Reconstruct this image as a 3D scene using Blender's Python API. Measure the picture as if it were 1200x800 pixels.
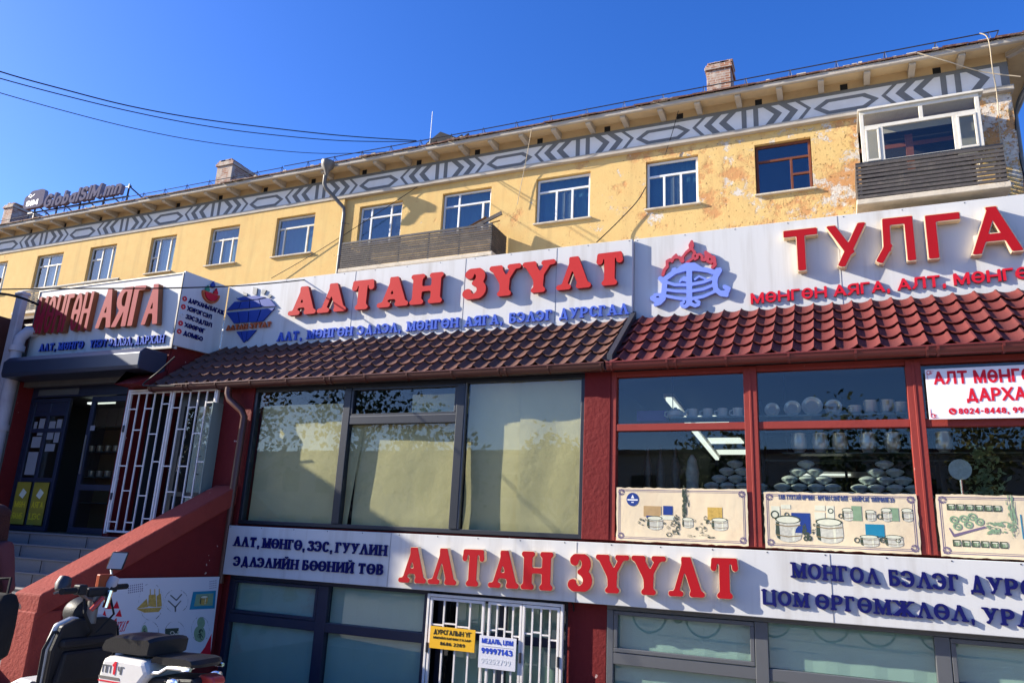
import bpy, math, random
import numpy as np
from mathutils import Vector, Matrix
PI = math.pi
rnd = random.Random(7)
for o in list(bpy.data.objects): bpy.data.objects.remove(o, do_unlink=True)
SC = bpy.context.scene
COL = SC.collection

# ------------------------------------------------------------------ camera, sky, sun, exposure
YAW, PITCH, ROLL, FPX, CZ = math.radians(23.990), math.radians(14.900), math.radians(2.7664), 878.787, 1.6
_r = Vector((math.cos(YAW), math.sin(YAW), 0))
CF = Vector((-math.sin(YAW)*math.cos(PITCH), math.cos(YAW)*math.cos(PITCH), math.sin(PITCH)))
_u = _r.cross(CF)
CR = _r*math.cos(ROLL) + _u*math.sin(ROLL)
CU = -_r*math.sin(ROLL) + _u*math.cos(ROLL)
cam = bpy.data.cameras.new('camera'); cam.sensor_width = 36; cam.lens = FPX/1200*36
cam.clip_start = .05; cam.clip_end = 3000
camo = bpy.data.objects.new('camera', cam); COL.objects.link(camo)
M = Matrix((CR, CU, -CF)).transposed().to_4x4(); M.translation = Vector((0, 0, CZ)); camo.matrix_world = M
SC.camera = camo

SUN = Vector((3.4, 1.0, -1.62)).normalized()         # the way the light travels
elev = math.asin(-SUN.z); az = math.atan2(-SUN.x, -SUN.y)   # compass angle of the sun from +Y towards +X
W = bpy.data.worlds.new('World'); SC.world = W; W.use_nodes = True
wn = W.node_tree.nodes; wl = W.node_tree.links
sky = wn.new('ShaderNodeTexSky'); sky.sky_type = 'NISHITA'; sky.sun_disc = False
sky.sun_elevation = elev; sky.sun_rotation = az; sky.altitude = 1300; sky.air_density = 1.0; sky.dust_density = 1.8; sky.ozone_density = 4.
hs_ = wn.new('ShaderNodeHueSaturation'); hs_.inputs['Saturation'].default_value = 1.26; hs_.inputs['Hue'].default_value = .517
wl.new(sky.outputs[0], hs_.inputs['Color']); wl.new(hs_.outputs[0], wn['Background'].inputs[0]); wn['Background'].inputs[1].default_value = .132
sl = bpy.data.lights.new('sun', 'SUN'); sl.energy = 5.0; sl.angle = math.radians(.5); sl.color = (1, .915, .77)
so = bpy.data.objects.new('sun', sl); COL.objects.link(so); so.rotation_euler = SUN.to_track_quat('-Z', 'Y').to_euler(); so.location = (-30, -10, 30)
SC.view_settings.view_transform = 'Standard'; SC.view_settings.look = 'None'; SC.view_settings.gamma = 1
SC.view_settings.use_curve_mapping = False; SC.view_settings.exposure = 1.22
SC.render.engine = 'CYCLES'
SC.cycles.max_bounces = 8; SC.cycles.transparent_max_bounces = 16; SC.cycles.caustics_reflective = False; SC.cycles.caustics_refractive = False

def at(px, py, Y):
    'a point of the place seen at a pixel of the photograph, on the plane y = Y'
    d = CF*FPX + CR*(px-600) + CU*(400-py); t = Y/d.y
    return Vector((d.x*t, Y, d.z*t + CZ))

# ------------------------------------------------------------------ materials
def mat(name, col, rough=.6, metal=0., var=.0, vscale=6., bump=0., bscale=40., spec=None, dirt=None, dscale=1.2, damt=.0, stretch=None):
    m = bpy.data.materials.new(name); m.use_nodes = True
    n = m.node_tree.nodes; l = m.node_tree.links; b = n['Principled BSDF']
    b.inputs['Roughness'].default_value = rough; b.inputs['Metallic'].default_value = metal
    b.inputs['Specular IOR Level'].default_value = spec if spec is not None else (.2 if metal == 0 and rough > .29 else .5)
    tc = n.new('ShaderNodeTexCoord'); src = tc.outputs['Object']
    if stretch:
        mp = n.new('ShaderNodeMapping'); mp.inputs['Scale'].default_value = stretch; l.new(src, mp.inputs[0]); src = mp.outputs[0]
    last = None
    if var or damt:
        nz = n.new('ShaderNodeTexNoise'); nz.inputs['Scale'].default_value = vscale; nz.inputs['Detail'].default_value = 6; l.new(src, nz.inputs[0])
        mx = n.new('ShaderNodeMix'); mx.data_type = 'RGBA'; l.new(nz.outputs[0], mx.inputs[0])
        mx.inputs[6].default_value = tuple(c*(1-var) for c in col)+(1,); mx.inputs[7].default_value = tuple(min(1, c*(1+var)) for c in col)+(1,)
        last = mx.outputs[2]
        if damt:
            d = n.new('ShaderNodeTexNoise'); d.inputs['Scale'].default_value = dscale; d.inputs['Detail'].default_value = 9; d.inputs['Roughness'].default_value = .65; l.new(src, d.inputs[0])
            r = n.new('ShaderNodeMapRange'); r.inputs[1].default_value = .5; r.inputs[2].default_value = .72; r.inputs[4].default_value = damt; l.new(d.outputs[0], r.inputs[0])
            m2 = n.new('ShaderNodeMix'); m2.data_type = 'RGBA'; l.new(r.outputs[0], m2.inputs[0]); l.new(last, m2.inputs[6]); m2.inputs[7].default_value = tuple(dirt)+(1,)
            last = m2.outputs[2]
        l.new(last, b.inputs['Base Color'])
    else: b.inputs['Base Color'].default_value = tuple(col)+(1,)
    if bump:
        nb = n.new('ShaderNodeTexNoise'); nb.inputs['Scale'].default_value = bscale; nb.inputs['Detail'].default_value = 5; l.new(src, nb.inputs[0])
        bp = n.new('ShaderNodeBump'); bp.inputs['Strength'].default_value = bump; bp.inputs['Distance'].default_value = .02; l.new(nb.outputs[0], bp.inputs['Height']); l.new(bp.outputs[0], b.inputs['Normal'])
    return m

def glass(name, tint=(.86, .9, .88), ior=.05):
    m = bpy.data.materials.new(name); m.use_nodes = True
    n = m.node_tree.nodes; l = m.node_tree.links; n.remove(n['Principled BSDF'])
    lw = n.new('ShaderNodeLayerWeight'); lw.inputs[0].default_value = .5            # Schlick reflectance, the same from both sides
    p5 = n.new('ShaderNodeMath'); p5.operation = 'POWER'; l.new(lw.outputs['Facing'], p5.inputs[0]); p5.inputs[1].default_value = 5
    f = n.new('ShaderNodeMapRange'); l.new(p5.outputs[0], f.inputs[0]); f.inputs[3].default_value = ior; f.inputs[4].default_value = .55
    t = n.new('ShaderNodeBsdfTransparent'); t.inputs[0].default_value = tuple(tint)+(1,)
    g = n.new('ShaderNodeBsdfGlossy'); g.inputs['Roughness'].default_value = .0
    x = n.new('ShaderNodeMixShader'); l.new(f.outputs[0], x.inputs[0]); l.new(t.outputs[0], x.inputs[1]); l.new(g.outputs[0], x.inputs[2])
    tc = n.new('ShaderNodeTexCoord'); nz = n.new('ShaderNodeTexNoise'); nz.inputs['Scale'].default_value = 1.1; l.new(tc.outputs['Object'], nz.inputs[0])
    bp = n.new('ShaderNodeBump'); bp.inputs['Strength'].default_value = .012; bp.inputs['Distance'].default_value = .05; l.new(nz.outputs[0], bp.inputs['Height']); l.new(bp.outputs[0], g.inputs['Normal'])
    l.new(x.outputs[0], n['Material Output'].inputs[0]); return m

def emit(name, col, s):
    m = bpy.data.materials.new(name); m.use_nodes = True; b = m.node_tree.nodes['Principled BSDF']
    b.inputs['Base Color'].default_value = (.8, .8, .8, 1); b.inputs['Emission Color'].default_value = tuple(col)+(1,); b.inputs['Emission Strength'].default_value = s
    return m

def plaster():
    'yellow limewash: worn to orange and white in patches, pitted, worst towards the right-hand end'
    m = bpy.data.materials.new('yellow_plaster'); m.use_nodes = True
    n = m.node_tree.nodes; l = m.node_tree.links; b = n['Principled BSDF']; b.inputs['Roughness'].default_value = .9; b.inputs['Specular IOR Level'].default_value = .15
    ge = n.new('ShaderNodeNewGeometry'); sx = n.new('ShaderNodeSeparateXYZ'); l.new(ge.outputs['Position'], sx.inputs[0])
    def noise(s, d=8, r=.6):
        q = n.new('ShaderNodeTexNoise'); q.inputs['Scale'].default_value = s; q.inputs['Detail'].default_value = d; q.inputs['Roughness'].default_value = r; l.new(ge.outputs['Position'], q.inputs[0]); return q.outputs[0]
    def rng(v, a, c, lo=0., hi=1.):
        q = n.new('ShaderNodeMapRange'); q.inputs[1].default_value = a; q.inputs[2].default_value = c; q.inputs[3].default_value = lo; q.inputs[4].default_value = hi; l.new(v, q.inputs[0]); return q.outputs[0]
    def mathn(op, a, c):
        q = n.new('ShaderNodeMath'); q.operation = op
        for i, v in ((0, a), (1, c)):
            if isinstance(v, (int, float)): q.inputs[i].default_value = v
            else: l.new(v, q.inputs[i])
        return q.outputs[0]
    def mixc(f, a, c):
        q = n.new('ShaderNodeMix'); q.data_type = 'RGBA'; l.new(f, q.inputs[0])
        for i, v in ((6, a), (7, c)):
            if isinstance(v, tuple): q.inputs[i].default_value = v+(1,)
            else: l.new(v, q.inputs[i])
        return q.outputs[2]
    wear = rng(sx.outputs[0], -13., 3., -.06, .13)       # worse to the right
    base = mixc(noise(.7), (.67, .46, .17), (.75, .535, .22))
    base = mixc(rng(noise(3.), .35, .65, 0, .55), base, (.70, .43, .16))
    big = mathn('ADD', noise(1.15, 12, .70), wear); fine = noise(9., 6, .7)
    orange = rng(mathn('ADD', big, mathn('MULTIPLY', fine, .12)), .645, .73)
    white = mathn('MULTIPLY', rng(mathn('ADD', noise(1.6, 12, .76), wear), .625, .66), rng(fine, .36, .46))
    pit = rng(mathn('ADD', noise(13., 4, .6), mathn('MULTIPLY', wear, .55)), .665, .695)
    c = mixc(mathn('MULTIPLY', orange, .85), base, mixc(fine, (.48, .19, .07), (.66, .33, .14))); c = mixc(white, c, (.66, .6, .52)); c = mixc(rng(noise(30., 2), .3, .7, 0., .12), c, (.35, .22, .1))
    mp = n.new('ShaderNodeMapping'); mp.inputs['Scale'].default_value = (3.2, 1, .22); l.new(ge.outputs['Position'], mp.inputs[0]); sk = n.new('ShaderNodeTexNoise'); sk.inputs['Scale'].default_value = 1.; sk.inputs['Detail'].default_value = 7; l.new(mp.outputs[0], sk.inputs[0])
    c = mixc(rng(sk.outputs[0], .52, .75, 0., .38), c, (.45, .28, .12))
    c = mixc(mathn('MULTIPLY', pit, .8), c, (.25, .14, .06))
    l.new(c, b.inputs['Base Color'])
    h = mathn('ADD', mathn('MULTIPLY', orange, -.5), mathn('MULTIPLY', pit, -.9)); h = mathn('ADD', h, mathn('MULTIPLY', white, -.4)); h = mathn('ADD', h, mathn('MULTIPLY', noise(22., 5), .35))
    bp = n.new('ShaderNodeBump'); bp.inputs['Strength'].default_value = .8; bp.inputs['Distance'].default_value = .025; l.new(h, bp.inputs['Height']); l.new(bp.outputs[0], b.inputs['Normal'])
    return m

def brickmat(name, c1, c2, cm, scale=1., rot=False):
    m = mat(name, c1, .9); n = m.node_tree.nodes; l = m.node_tree.links; b = n['Principled BSDF']
    tc = n.new('ShaderNodeTexCoord'); mp = n.new('ShaderNodeMapping'); mp.inputs['Rotation'].default_value = (PI/2, 0, 0); l.new(tc.outputs['Object'], mp.inputs[0])
    br = n.new('ShaderNodeTexBrick'); br.inputs['Scale'].default_value = 1; br.inputs['Brick Width'].default_value = .26*scale; br.inputs['Row Height'].default_value = .08*scale; br.inputs['Mortar Size'].default_value = .012*scale
    br.inputs['Color1'].default_value = c1+(1,); br.inputs['Color2'].default_value = c2+(1,); br.inputs['Mortar'].default_value = cm+(1,); l.new(mp.outputs[0], br.inputs[0])
    nz = n.new('ShaderNodeTexNoise'); nz.inputs['Scale'].default_value = 3.5; nz.inputs['Detail'].default_value = 8; l.new(tc.outputs['Object'], nz.inputs[0])
    r = n.new('ShaderNodeMapRange'); r.inputs[1].default_value = .45; r.inputs[2].default_value = .6; l.new(nz.outputs[0], r.inputs[0])
    x = n.new('ShaderNodeMix'); x.data_type = 'RGBA'; l.new(r.outputs[0], x.inputs[0]); l.new(br.outputs[0], x.inputs[6]); x.inputs[7].default_value = cm+(1,); l.new(x.outputs[2], b.inputs['Base Color'])
    bp = n.new('ShaderNodeBump'); bp.inputs['Strength'].default_value = .8; bp.inputs['Distance'].default_value = .03; l.new(nz.outputs[0], bp.inputs['Height']); l.new(bp.outputs[0], b.inputs['Normal'])
    return m

def tilemat(name, c):
    return mat(name, c, .78, 0, .25, 5., .15, 60., .3, tuple(q*.45+.012 for q in c), 1.3, .75)

MT = dict(
 plaster=plaster(),
 frieze=mat('frieze_white_paint', (.76, .75, .74), .85, 0, .05, 3., .25, 25., None, (.56, .52, .46), 1.6, .4),
 friezedark=mat('frieze_grey_paint', (.18, .185, .19), .85, 0, .12, 6., .2, 30.),
 cream=mat('cream_plaster', (.46, .41, .34), .9, 0, .12, 2.5, .3, 25., None, (.33, .25, .16), 1.8, .55),
 soffit=mat('soffit_plaster', (.62, .47, .27), .9, 0, .14, 2., .25, 18., None, (.4, .3, .2), 1.4, .5),
 rust=mat('rusty_sheet', (.13, .06, .04), .8, 0, .35, 9., .5, 30., None, (.35, .3, .27), 6., .6),
 upvc=mat('white_upvc', (.74, .74, .72), .4, 0, .04, 4.),
 creamframe=mat('weathered_white_wood', (.66, .62, .53), .6, 0, .08, 6., .1, 40., None, (.4, .34, .25), 5., .4),
 brownframe=mat('brown_window_frame', (.16, .055, .03), .45, 0, .2, 6.),
 slat=mat('dark_brown_slat', (.085, .075, .07), .75, 0, .3, 7., .3, 40., None, (.2, .17, .14), 4., .5),
 slab=mat('balcony_slab', (.6, .52, .4), .9, 0, .15, 4., .3, 25., None, (.3, .24, .18), 3., .5),
 brick=brickmat('worn_chimney_brick', (.36, .17, .10), (.28, .13, .08), (.47, .40, .33)),
 steel=mat('dark_steel', (.05, .05, .055), .5, .4, .2, 8.),
 zinc=mat('weathered_zinc', (.16, .15, .14), .5, .5, .25, 6.),
 pipe=mat('lilac_grey_pipe', (.46, .42, .44), .55, 0, .1, 4., .05, 30., None, (.25, .2, .2), 2.5, .45),
 printbrown=mat('printed_brown', (.25, .18, .09), .6), bounceroof=mat('pale_bounce_roof', (.58, .55, .5), .9, 0, .1, 1., .1, 20.), glassplate=mat('grey_green_glass_edge', (.2, .25, .22), .3), glassup=glass('old_window_glass', (.7, .8, .84), .11),
 glass=glass('shop_glass', (.93, .94, .9), .05),
 glassdark=glass('basement_glass', (.8, .88, .86), .07),
 blueroom=mat('blue_curtain', (.12, .22, .27), .9, 0, .15, 2.),
 whitecurtain=mat('white_curtain', (.55, .6, .62), .9, 0, .1, 3.),
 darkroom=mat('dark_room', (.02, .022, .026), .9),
 greycurtain=mat('grey_curtain', (.2, .19, .19), .9, 0, .25, 5.),
 signwhite=mat('white_composite_panel', (.60, .598, .575), .6, 0, .03, 1.5, 0, 30., .15, (.36, .33, .28), 2.0, .5, (2.2, 2.2, .16)),
 signedge=mat('panel_edge', (.25, .25, .26), .5),
 redpaint=mat('red_wall_paint', (.15, .013, .013), .7, 0, .16, 3., .35, 22., .2, (.08, .008, .008), 1.7, .5),
 redplasterlit=mat('red_stair_plaster_lit', (.27, .045, .033), .8, 0, .15, 4., .4, 28., .2, (.16, .025, .02), 2.2, .5),
 redframe=mat('red_frame_paint', (.26, .038, .028), .55, 0, .1, 5., .1, 40., .25, (.17, .025, .02), 3., .4),
 redletter=mat('red_acrylic', (.38, .008, .014), .6, 0, .06, 2., 0, 30., .12),
 redsoft=mat('faded_red_acrylic', (.50, .030, .030), .6, 0, .07, 2., 0, 30., .12),
 pinkred=mat('pinkish_red_acrylic', (.32, .013, .03), .6, 0, .1, 2., 0, 30., .12),
 creamedge=mat('cream_letter_edge', (.75, .60, .38), .5, 0, .06, 6.),
 orangeedge=mat('orange_brown_letter_side', (.26, .10, .045), .55, 0, .2, 6.),
 redside=mat('dark_red_letter_side', (.22, .02, .02), .5, 0, .12, 6.),
 blue=mat('sign_blue', (.07, .13, .52), .7, 0, .06, 3., 0, 30., .1),
 navy=mat('sign_navy', (.006, .008, .095), .7, 0, .2, 2., 0, 30., .1),
 logoblue=mat('logo_blue', (.02, .055, .29), .5, 0, .1, 2.),
 emblue=mat('emblem_blue', (.20, .28, .70), .45, 0, .05, 3.),
 orange=mat('orange_lettering', (.5, .12, .04), .5),
 tilebrown=tilemat('brown_metal_tile', (.125, .057, .04)), tilered=tilemat('red_metal_tile', (.135, .026, .022)),
 gutter=mat('brown_gutter', (.085, .028, .019), .4, 0, .15, 5., .05, 40., .5), gutterred=mat('red_gutter', (.15, .026, .02), .4, 0, .12, 5., .05, 40., .5),
 anthracite=mat('anthracite_aluminium', (.022, .026, .034), .4, .2, .1, 5.),
 navyframe=mat('dark_blue_frame', (.018, .024, .05), .4, .1, .1, 5.),
 greyframe=mat('grey_aluminium', (.115, .12, .125), .45, .2, .08, 6.),
 curtain=mat('khaki_roller_curtain', (.57, .525, .315), .95, 0, .09, 2.5, .4, 6., None, (.45, .42, .24), 1.5, .4),
 blind=mat('pale_green_blind', (.68, .76, .66), .95, 0, .06, 3., .1, 60.),
 whitemetal=mat('white_painted_steel', (.72, .69, .65), .45, 0, .06, 6., .05, 40., .4, (.45, .36, .28), 7., .35),
 shutter=mat('navy_shutter_box', (.035, .045, .075), .4, .3, .06, 4.),
 granite=mat('grey_granite', (.15, .15, .155), .55, 0, .25, 60., .05, 60., .4, (.16, .16, .16), 3., .4),
 paving=mat('concrete_paving', (.33, .30, .27), .9, 0, .15, 3., .1, 45., None, (.2, .18, .16), 1.2, .6),
 asphalt=mat('asphalt', (.05, .05, .052), .9, 0, .3, 20., .3, 60.), kerb=mat('kerb_concrete', (.38, .37, .35), .9, 0, .15, 8.),
 soil=mat('dry_ground', (.2, .16, .11), .95, 0, .3, 2., .3, 20.),
 siding=mat('brown_siding', (.085, .038, .03), .6, 0, .2, 5., .1, 30.),
 poster=mat('beige_poster_print', (.72, .60, .40), .6, 0, .05, 8., .25, 7., None, (.6, .42, .26), 3., .35),
 posterwhite=mat('pale_banner_print', (.62, .62, .66), .55, 0, .03, 4., .1, 5.),
 violet=mat('violet_print', (.16, .12, .2), .7), silver=mat('printed_silver', (.52, .51, .42), .5, .0, .4, 45.),
 gold=mat('printed_gold', (.5, .33, .08), .5, 0, .5, 40.), dkgreen=mat('printed_dark_green', (.05, .07, .05), .6, 0, .7, 60.), teal=mat('printed_teal', (.02, .22, .35), .5, 0, .15, 6.),
 pblue=mat('printed_blue', (.02, .05, .22), .5, 0, .15, 6.), sage=mat('printed_sage', (.22, .33, .2), .6, 0, .25, 20.), tan=mat('printed_tan', (.45, .30, .14), .6, 0, .2, 20.), pale=mat('printed_pale', (.66, .66, .5), .6, 0, .15, 20.),
 yellowplate=mat('yellow_plate', (.75, .42, .03), .4), blackink=mat('black_ink', (.02, .02, .02), .5), whiteink=mat('white_ink', (.8, .8, .8), .5), greyink=mat('faded_grey_ink', (.58, .6, .62), .5), blueink=mat('blue_ink', (.02, .06, .45), .5), redink=mat('red_ink', (.60, .012, .03), .5),
 banner=mat('white_banner', (.80, .78, .80), .5, 0, .02, 3., .05, 6.),
 silverware=mat('polished_silver', (.66, .68, .66), .3, .5, .1, 20., .1, 60.), bowlrim=mat('engraved_bowl', (.45, .55, .56), .35, .25, .3, 40., .3, 50.), porcelain=mat('white_porcelain', (.7, .72, .7), .3),
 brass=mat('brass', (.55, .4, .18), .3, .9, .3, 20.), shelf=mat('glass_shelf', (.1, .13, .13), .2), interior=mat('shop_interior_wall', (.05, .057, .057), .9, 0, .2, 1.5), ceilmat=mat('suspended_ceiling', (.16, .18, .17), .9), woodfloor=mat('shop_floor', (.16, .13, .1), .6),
 purple=mat('purple_box', (.16, .1, .4), .5), lamp=emit('fluorescent_tube', (.9, 1, .95), .5), cable=mat('black_cable', (.012, .012, .014), .6), cord=mat('pale_cord', (.5, .42, .3), .8),
 rubber=mat('black_rubber', (.015, .015, .016), .8, 0, .2, 20.), blackplastic=mat('black_plastic', (.016, .016, .018), .5, 0, .2, 8., .08, 90.), scooterwhite=mat('white_scooter_paint', (.66, .64, .60), .28, 0, .04, 3., 0, 30., .6, (.4, .36, .3), 3., .25),
 leather=mat('black_vinyl', (.022, .021, .021), .3, 0, .2, 8., .15, 120.), chrome=mat('chrome', (.75, .75, .74), .15, 1.), tailred=mat('red_lens', (.45, .04, .03), .25), amber=mat('amber_lens', (.32, .06, .02), .35), mirror=mat('mirror_glass', (.45, .5, .55), .25, .3),
 skin=mat('skin', (.5, .29, .2), .55), hair=mat('reddish_brown_hair', (.06, .016, .011), .5, 0, .5, 30., .6, 60., None, None, 1, 0, (6, 6, .5)), pinkcloth=mat('dusky_red_cloth', (.12, .036, .038), .9, 0, .1, 10., .2, 80.), blackcloth=mat('black_cloth', (.012, .012, .013), .85, 0, .2, 10., .1, 30.), jeans=mat('dark_trousers', (.03, .035, .05), .9, 0, .2, 20.),
 leaf=mat('green_leaf', (.055, .095, .025), .7, 0, .45, 1.5), leaf2=mat('yellowing_leaf', (.16, .15, .03), .7, 0, .4, 1.5), bark=mat('bark', (.09, .065, .045), .95, 0, .3, 8., .6, 20.),
 farwall=mat('pale_rendered_wall', (.42, .37, .3), .9, 0, .1, 1.), simgrey=mat('sim_sign_grey', (.13, .12, .17), .9, 0, .1, 4., 0, 30., .05), simedge=mat('sim_sign_edge', (.24, .23, .28), .9, 0, 0, 6., 0, 40., .05),
 flame=mat('flame_red', (.45, .06, .08), .5), leafgreen=mat('drop_green', (.03, .25, .15), .4), doorpaper=mat('paper_notice', (.26, .26, .27), .8), yellowposter=mat('yellow_door_poster', (.30, .24, .03), .6, 0, .3, 6.), yellowink=mat('bright_yellow_ink', (.6, .48, .03), .6),
)

def chips(m, col, scale, th):
    'small flaked spots where the paint is gone'
    n = m.node_tree.nodes; l = m.node_tree.links; b = n['Principled BSDF']; src = b.inputs['Base Color'].links[0].from_socket
    tc = n.new('ShaderNodeTexCoord'); a = n.new('ShaderNodeTexNoise'); a.inputs['Scale'].default_value = scale; a.inputs['Detail'].default_value = 3; l.new(tc.outputs['Object'], a.inputs[0])
    r = n.new('ShaderNodeMapRange'); r.inputs[1].default_value = th; r.inputs[2].default_value = th+.015; l.new(a.outputs[0], r.inputs[0])
    x = n.new('ShaderNodeMix'); x.data_type = 'RGBA'; l.new(r.outputs[0], x.inputs[0]); l.new(src, x.inputs[6]); x.inputs[7].default_value = tuple(col)+(1,); l.new(x.outputs[2], b.inputs['Base Color'])
chips(MT['redpaint'], (.5, .36, .32), 9., .745); chips(MT['redplasterlit'], (.42, .2, .15), 8., .73); chips(MT['redframe'], (.4, .22, .18), 14., .75)

# ------------------------------------------------------------------ mesh helpers
class MB:
    def __init__(s): s.v = []; s.f = []; s.m = []
    def add(s, vs, fs, mi=0):
        b = len(s.v); s.v += [tuple(v) for v in vs]; s.f += [tuple(i+b for i in f) for f in fs]; s.m += [mi]*len(fs); return s
    def quad(s, a, b, c, d, mi=0): return s.add([a, b, c, d], [(0, 1, 2, 3)], mi)
    def box(s, x0, x1, y0, y1, z0, z1, mi=0):
        v = [(x, y, z) for z in (z0, z1) for y in (y0, y1) for x in (x0, x1)]
        return s.add(v, [(0, 2, 3, 1), (4, 5, 7, 6), (0, 1, 5, 4), (2, 6, 7, 3), (0, 4, 6, 2), (1, 3, 7, 5)], mi)
    def obox(s, c, ax, ay, az, mi=0):
        c, ax, ay, az = map(Vector, (c, ax, ay, az))
        v = [c+ax*i+ay*j+az*k for k in (-1, 1) for j in (-1, 1) for i in (-1, 1)]
        return s.add(v, [(0, 2, 3, 1), (4, 5, 7, 6), (0, 1, 5, 4), (2, 6, 7, 3), (0, 4, 6, 2), (1, 3, 7, 5)], mi)
    def bar(s, a, b, w, h, mi=0, up=(0, 0, 1)):
        a, b = Vector(a), Vector(b); d = b-a; q = d.normalized(); up = Vector(up)
        if abs(q.dot(up)) > .98: up = Vector((0, 1, 0))
        sx = q.cross(up).normalized(); sy = sx.cross(q)
        return s.obox((a+b)/2, d/2, sx*w/2, sy*h/2, mi)
    def tube(s, pts, r, n=8, mi=0, cap=True):
        pts = [Vector(p) for p in pts]; rs = r if isinstance(r, (list, tuple)) else [r]*len(pts)
        prev = None; vs = []; fs = []
        for i, p in enumerate(pts):
            t = (pts[min(i+1, len(pts)-1)]-pts[max(i-1, 0)]).normalized()
            if prev is None:
                u = t.cross(Vector((0, 0, 1))); u = t.cross(Vector((1, 0, 0))) if u.length < .05 else u
            else: u = prev-t*prev.dot(t)
            u.normalize(); prev = u; w = t.cross(u)
            vs += [p+(u*math.cos(2*PI*k/n)+w*math.sin(2*PI*k/n))*rs[i] for k in range(n)]
        for i in range(len(pts)-1):
            for k in range(n): fs.append((i*n+k, i*n+(k+1) % n, (i+1)*n+(k+1) % n, (i+1)*n+k))
        if cap: fs += [tuple(range(n))[::-1], tuple(range((len(pts)-1)*n, len(pts)*n))]
        return s.add(vs, fs, mi)
    def lathe(s, prof, c, n=20, mi=0, axis=(0, 0, 1), xdir=None):
        'prof: (radius, height) along axis'
        c = Vector(c); a = Vector(axis).normalized(); u = Vector(xdir) if xdir else (a.cross(Vector((0, 0, 1))) if abs(a.z) < .9 else Vector((1, 0, 0)))
        u.normalize(); w = a.cross(u); vs = []; fs = []
        for r, h in prof: vs += [c+a*h+(u*math.cos(2*PI*k/n)+w*math.sin(2*PI*k/n))*r for k in range(n)]
        for i in range(len(prof)-1):
            for k in range(n): fs.append((i*n+k, i*n+(k+1) % n, (i+1)*n+(k+1) % n, (i+1)*n+k))
        return s.add(vs, fs, mi)
    def prism(s, poly, f, d0, d1, mi=0):
        'poly: (u, v) outline, f(u, v, d) -> point'
        n = len(poly); v = [f(u, w, d0) for u, w in poly]+[f(u, w, d1) for u, w in poly]
        fs = [tuple(range(n)), tuple(range(n, 2*n))[::-1]]+[(i, n+i, n+(i+1) % n, (i+1) % n) for i in range(n)]
        return s.add(v, fs, mi)
    def build(s, name, mats, parent=None, smooth=False, bevel=0., kind=None, label=None):
        if not isinstance(mats, (list, tuple)): mats = [mats]
        me = bpy.data.meshes.new(name); me.from_pydata(s.v, [], s.f)
        for m in mats: me.materials.append(MT[m] if isinstance(m, str) else m)
        me.polygons.foreach_set('material_index', s.m)
        if smooth: me.polygons.foreach_set('use_smooth', [True]*len(s.f))
        o = bpy.data.objects.new(name, me); COL.objects.link(o)
        root = parent
        while root is not None and root.parent is not None: root = root.parent
        if root is not None: me.transform(Matrix.Translation(-root.location))
        import bmesh as _b
        bm = _b.new(); bm.from_mesh(me); _b.ops.recalc_face_normals(bm, faces=bm.faces); bm.to_mesh(me); bm.free()
        if parent is not None: o.parent = parent
        if smooth:
            md = o.modifiers.new('edge_split', 'EDGE_SPLIT'); md.split_angle = math.radians(40)
        if bevel:
            md = o.modifiers.new('bevel', 'BEVEL'); md.width = bevel; md.segments = 2; md.limit_method = 'ANGLE'; md.angle_limit = math.radians(40)
        if kind: o['kind'] = kind
        if label: o['label'] = label
        return o

def thing(name, label, cat, loc=(0, 0, 0), group=None):
    o = bpy.data.objects.new(name, None); COL.objects.link(o); o.location = loc; o.empty_display_size = .2
    return tag(o, label, cat, group)
def tag(o, label, cat, group=None):
    o['label'] = label; o['category'] = cat
    if group: o['group'] = group
    return o
def struct(o): o['kind'] = 'structure'; return o
def ground_at(o, loc):
    'moves a single-mesh thing so that its origin is at its base'
    o.data.transform(Matrix.Translation(-Vector(loc))); o.location = loc; return o
def copy_tree(o, parent=None):
    kids = list(o.children); c = o.copy(); COL.objects.link(c)
    if parent is not None: c.parent = parent
    for k in kids: copy_tree(k, c)
    return c

# ------------------------------------------------------------------ lettering engine: strokes -> smooth outline -> solid letter
G = {}
def _g(ch, w, s): G[ch] = (w, s.split(';'))
_g('А', 1., 't 0 0 .47 1 s -;T .5 1 1 0 - s;t .2 .3 .8 .3 - -'); _g('Л', 1., 't 0 0 .47 1 s -;T .5 1 1 0 - s')
_g('Т', .95, 'T .5 1 .5 0 - s;t 0 1 1 1 d d'); _g('Н', 1., 'T 0 1 0 0 s s;T 1 1 1 0 s s;t 0 .5 1 .5 - -')
_g('З', .8, 'A .42 .76 .45 .24 150 -88;A .4 .26 .6 .26 88 -150;o .08 .83 .1;o -.05 .2 .09'); _g('Ү', 1., 'T .5 .45 .5 0 - s;T 0 1 .5 .42 s -;t 1 1 .5 .42 s -')
_g('М', 1.15, 't 0 1 0 0 s s;T 1 1 1 0 s s;T .05 1 .5 .05 - -;t .5 .05 .95 1 - -'); _g('О', .95, 'A .5 .5 .5 .5 0 360'); _g('Ө', .95, 'A .5 .5 .5 .5 0 360;t .1 .5 .9 .5 - -')
_g('Г', .75, 'T 0 1 0 0 s s;t 0 1 1 1 - d'); _g('Э', .85, 'A .3 .5 .7 .5 140 -140;t .3 .5 .95 .5 - -;o -.1 .78 .09;o -.1 .2 .08')
_g('Д', 1.05, 't .2 .05 .5 1 - -;T .55 1 .88 .05 - -;t 0 .03 1 .03 - -;t 0 .03 0 -.14 - -;t 1 .03 1 -.14 - -')
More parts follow.
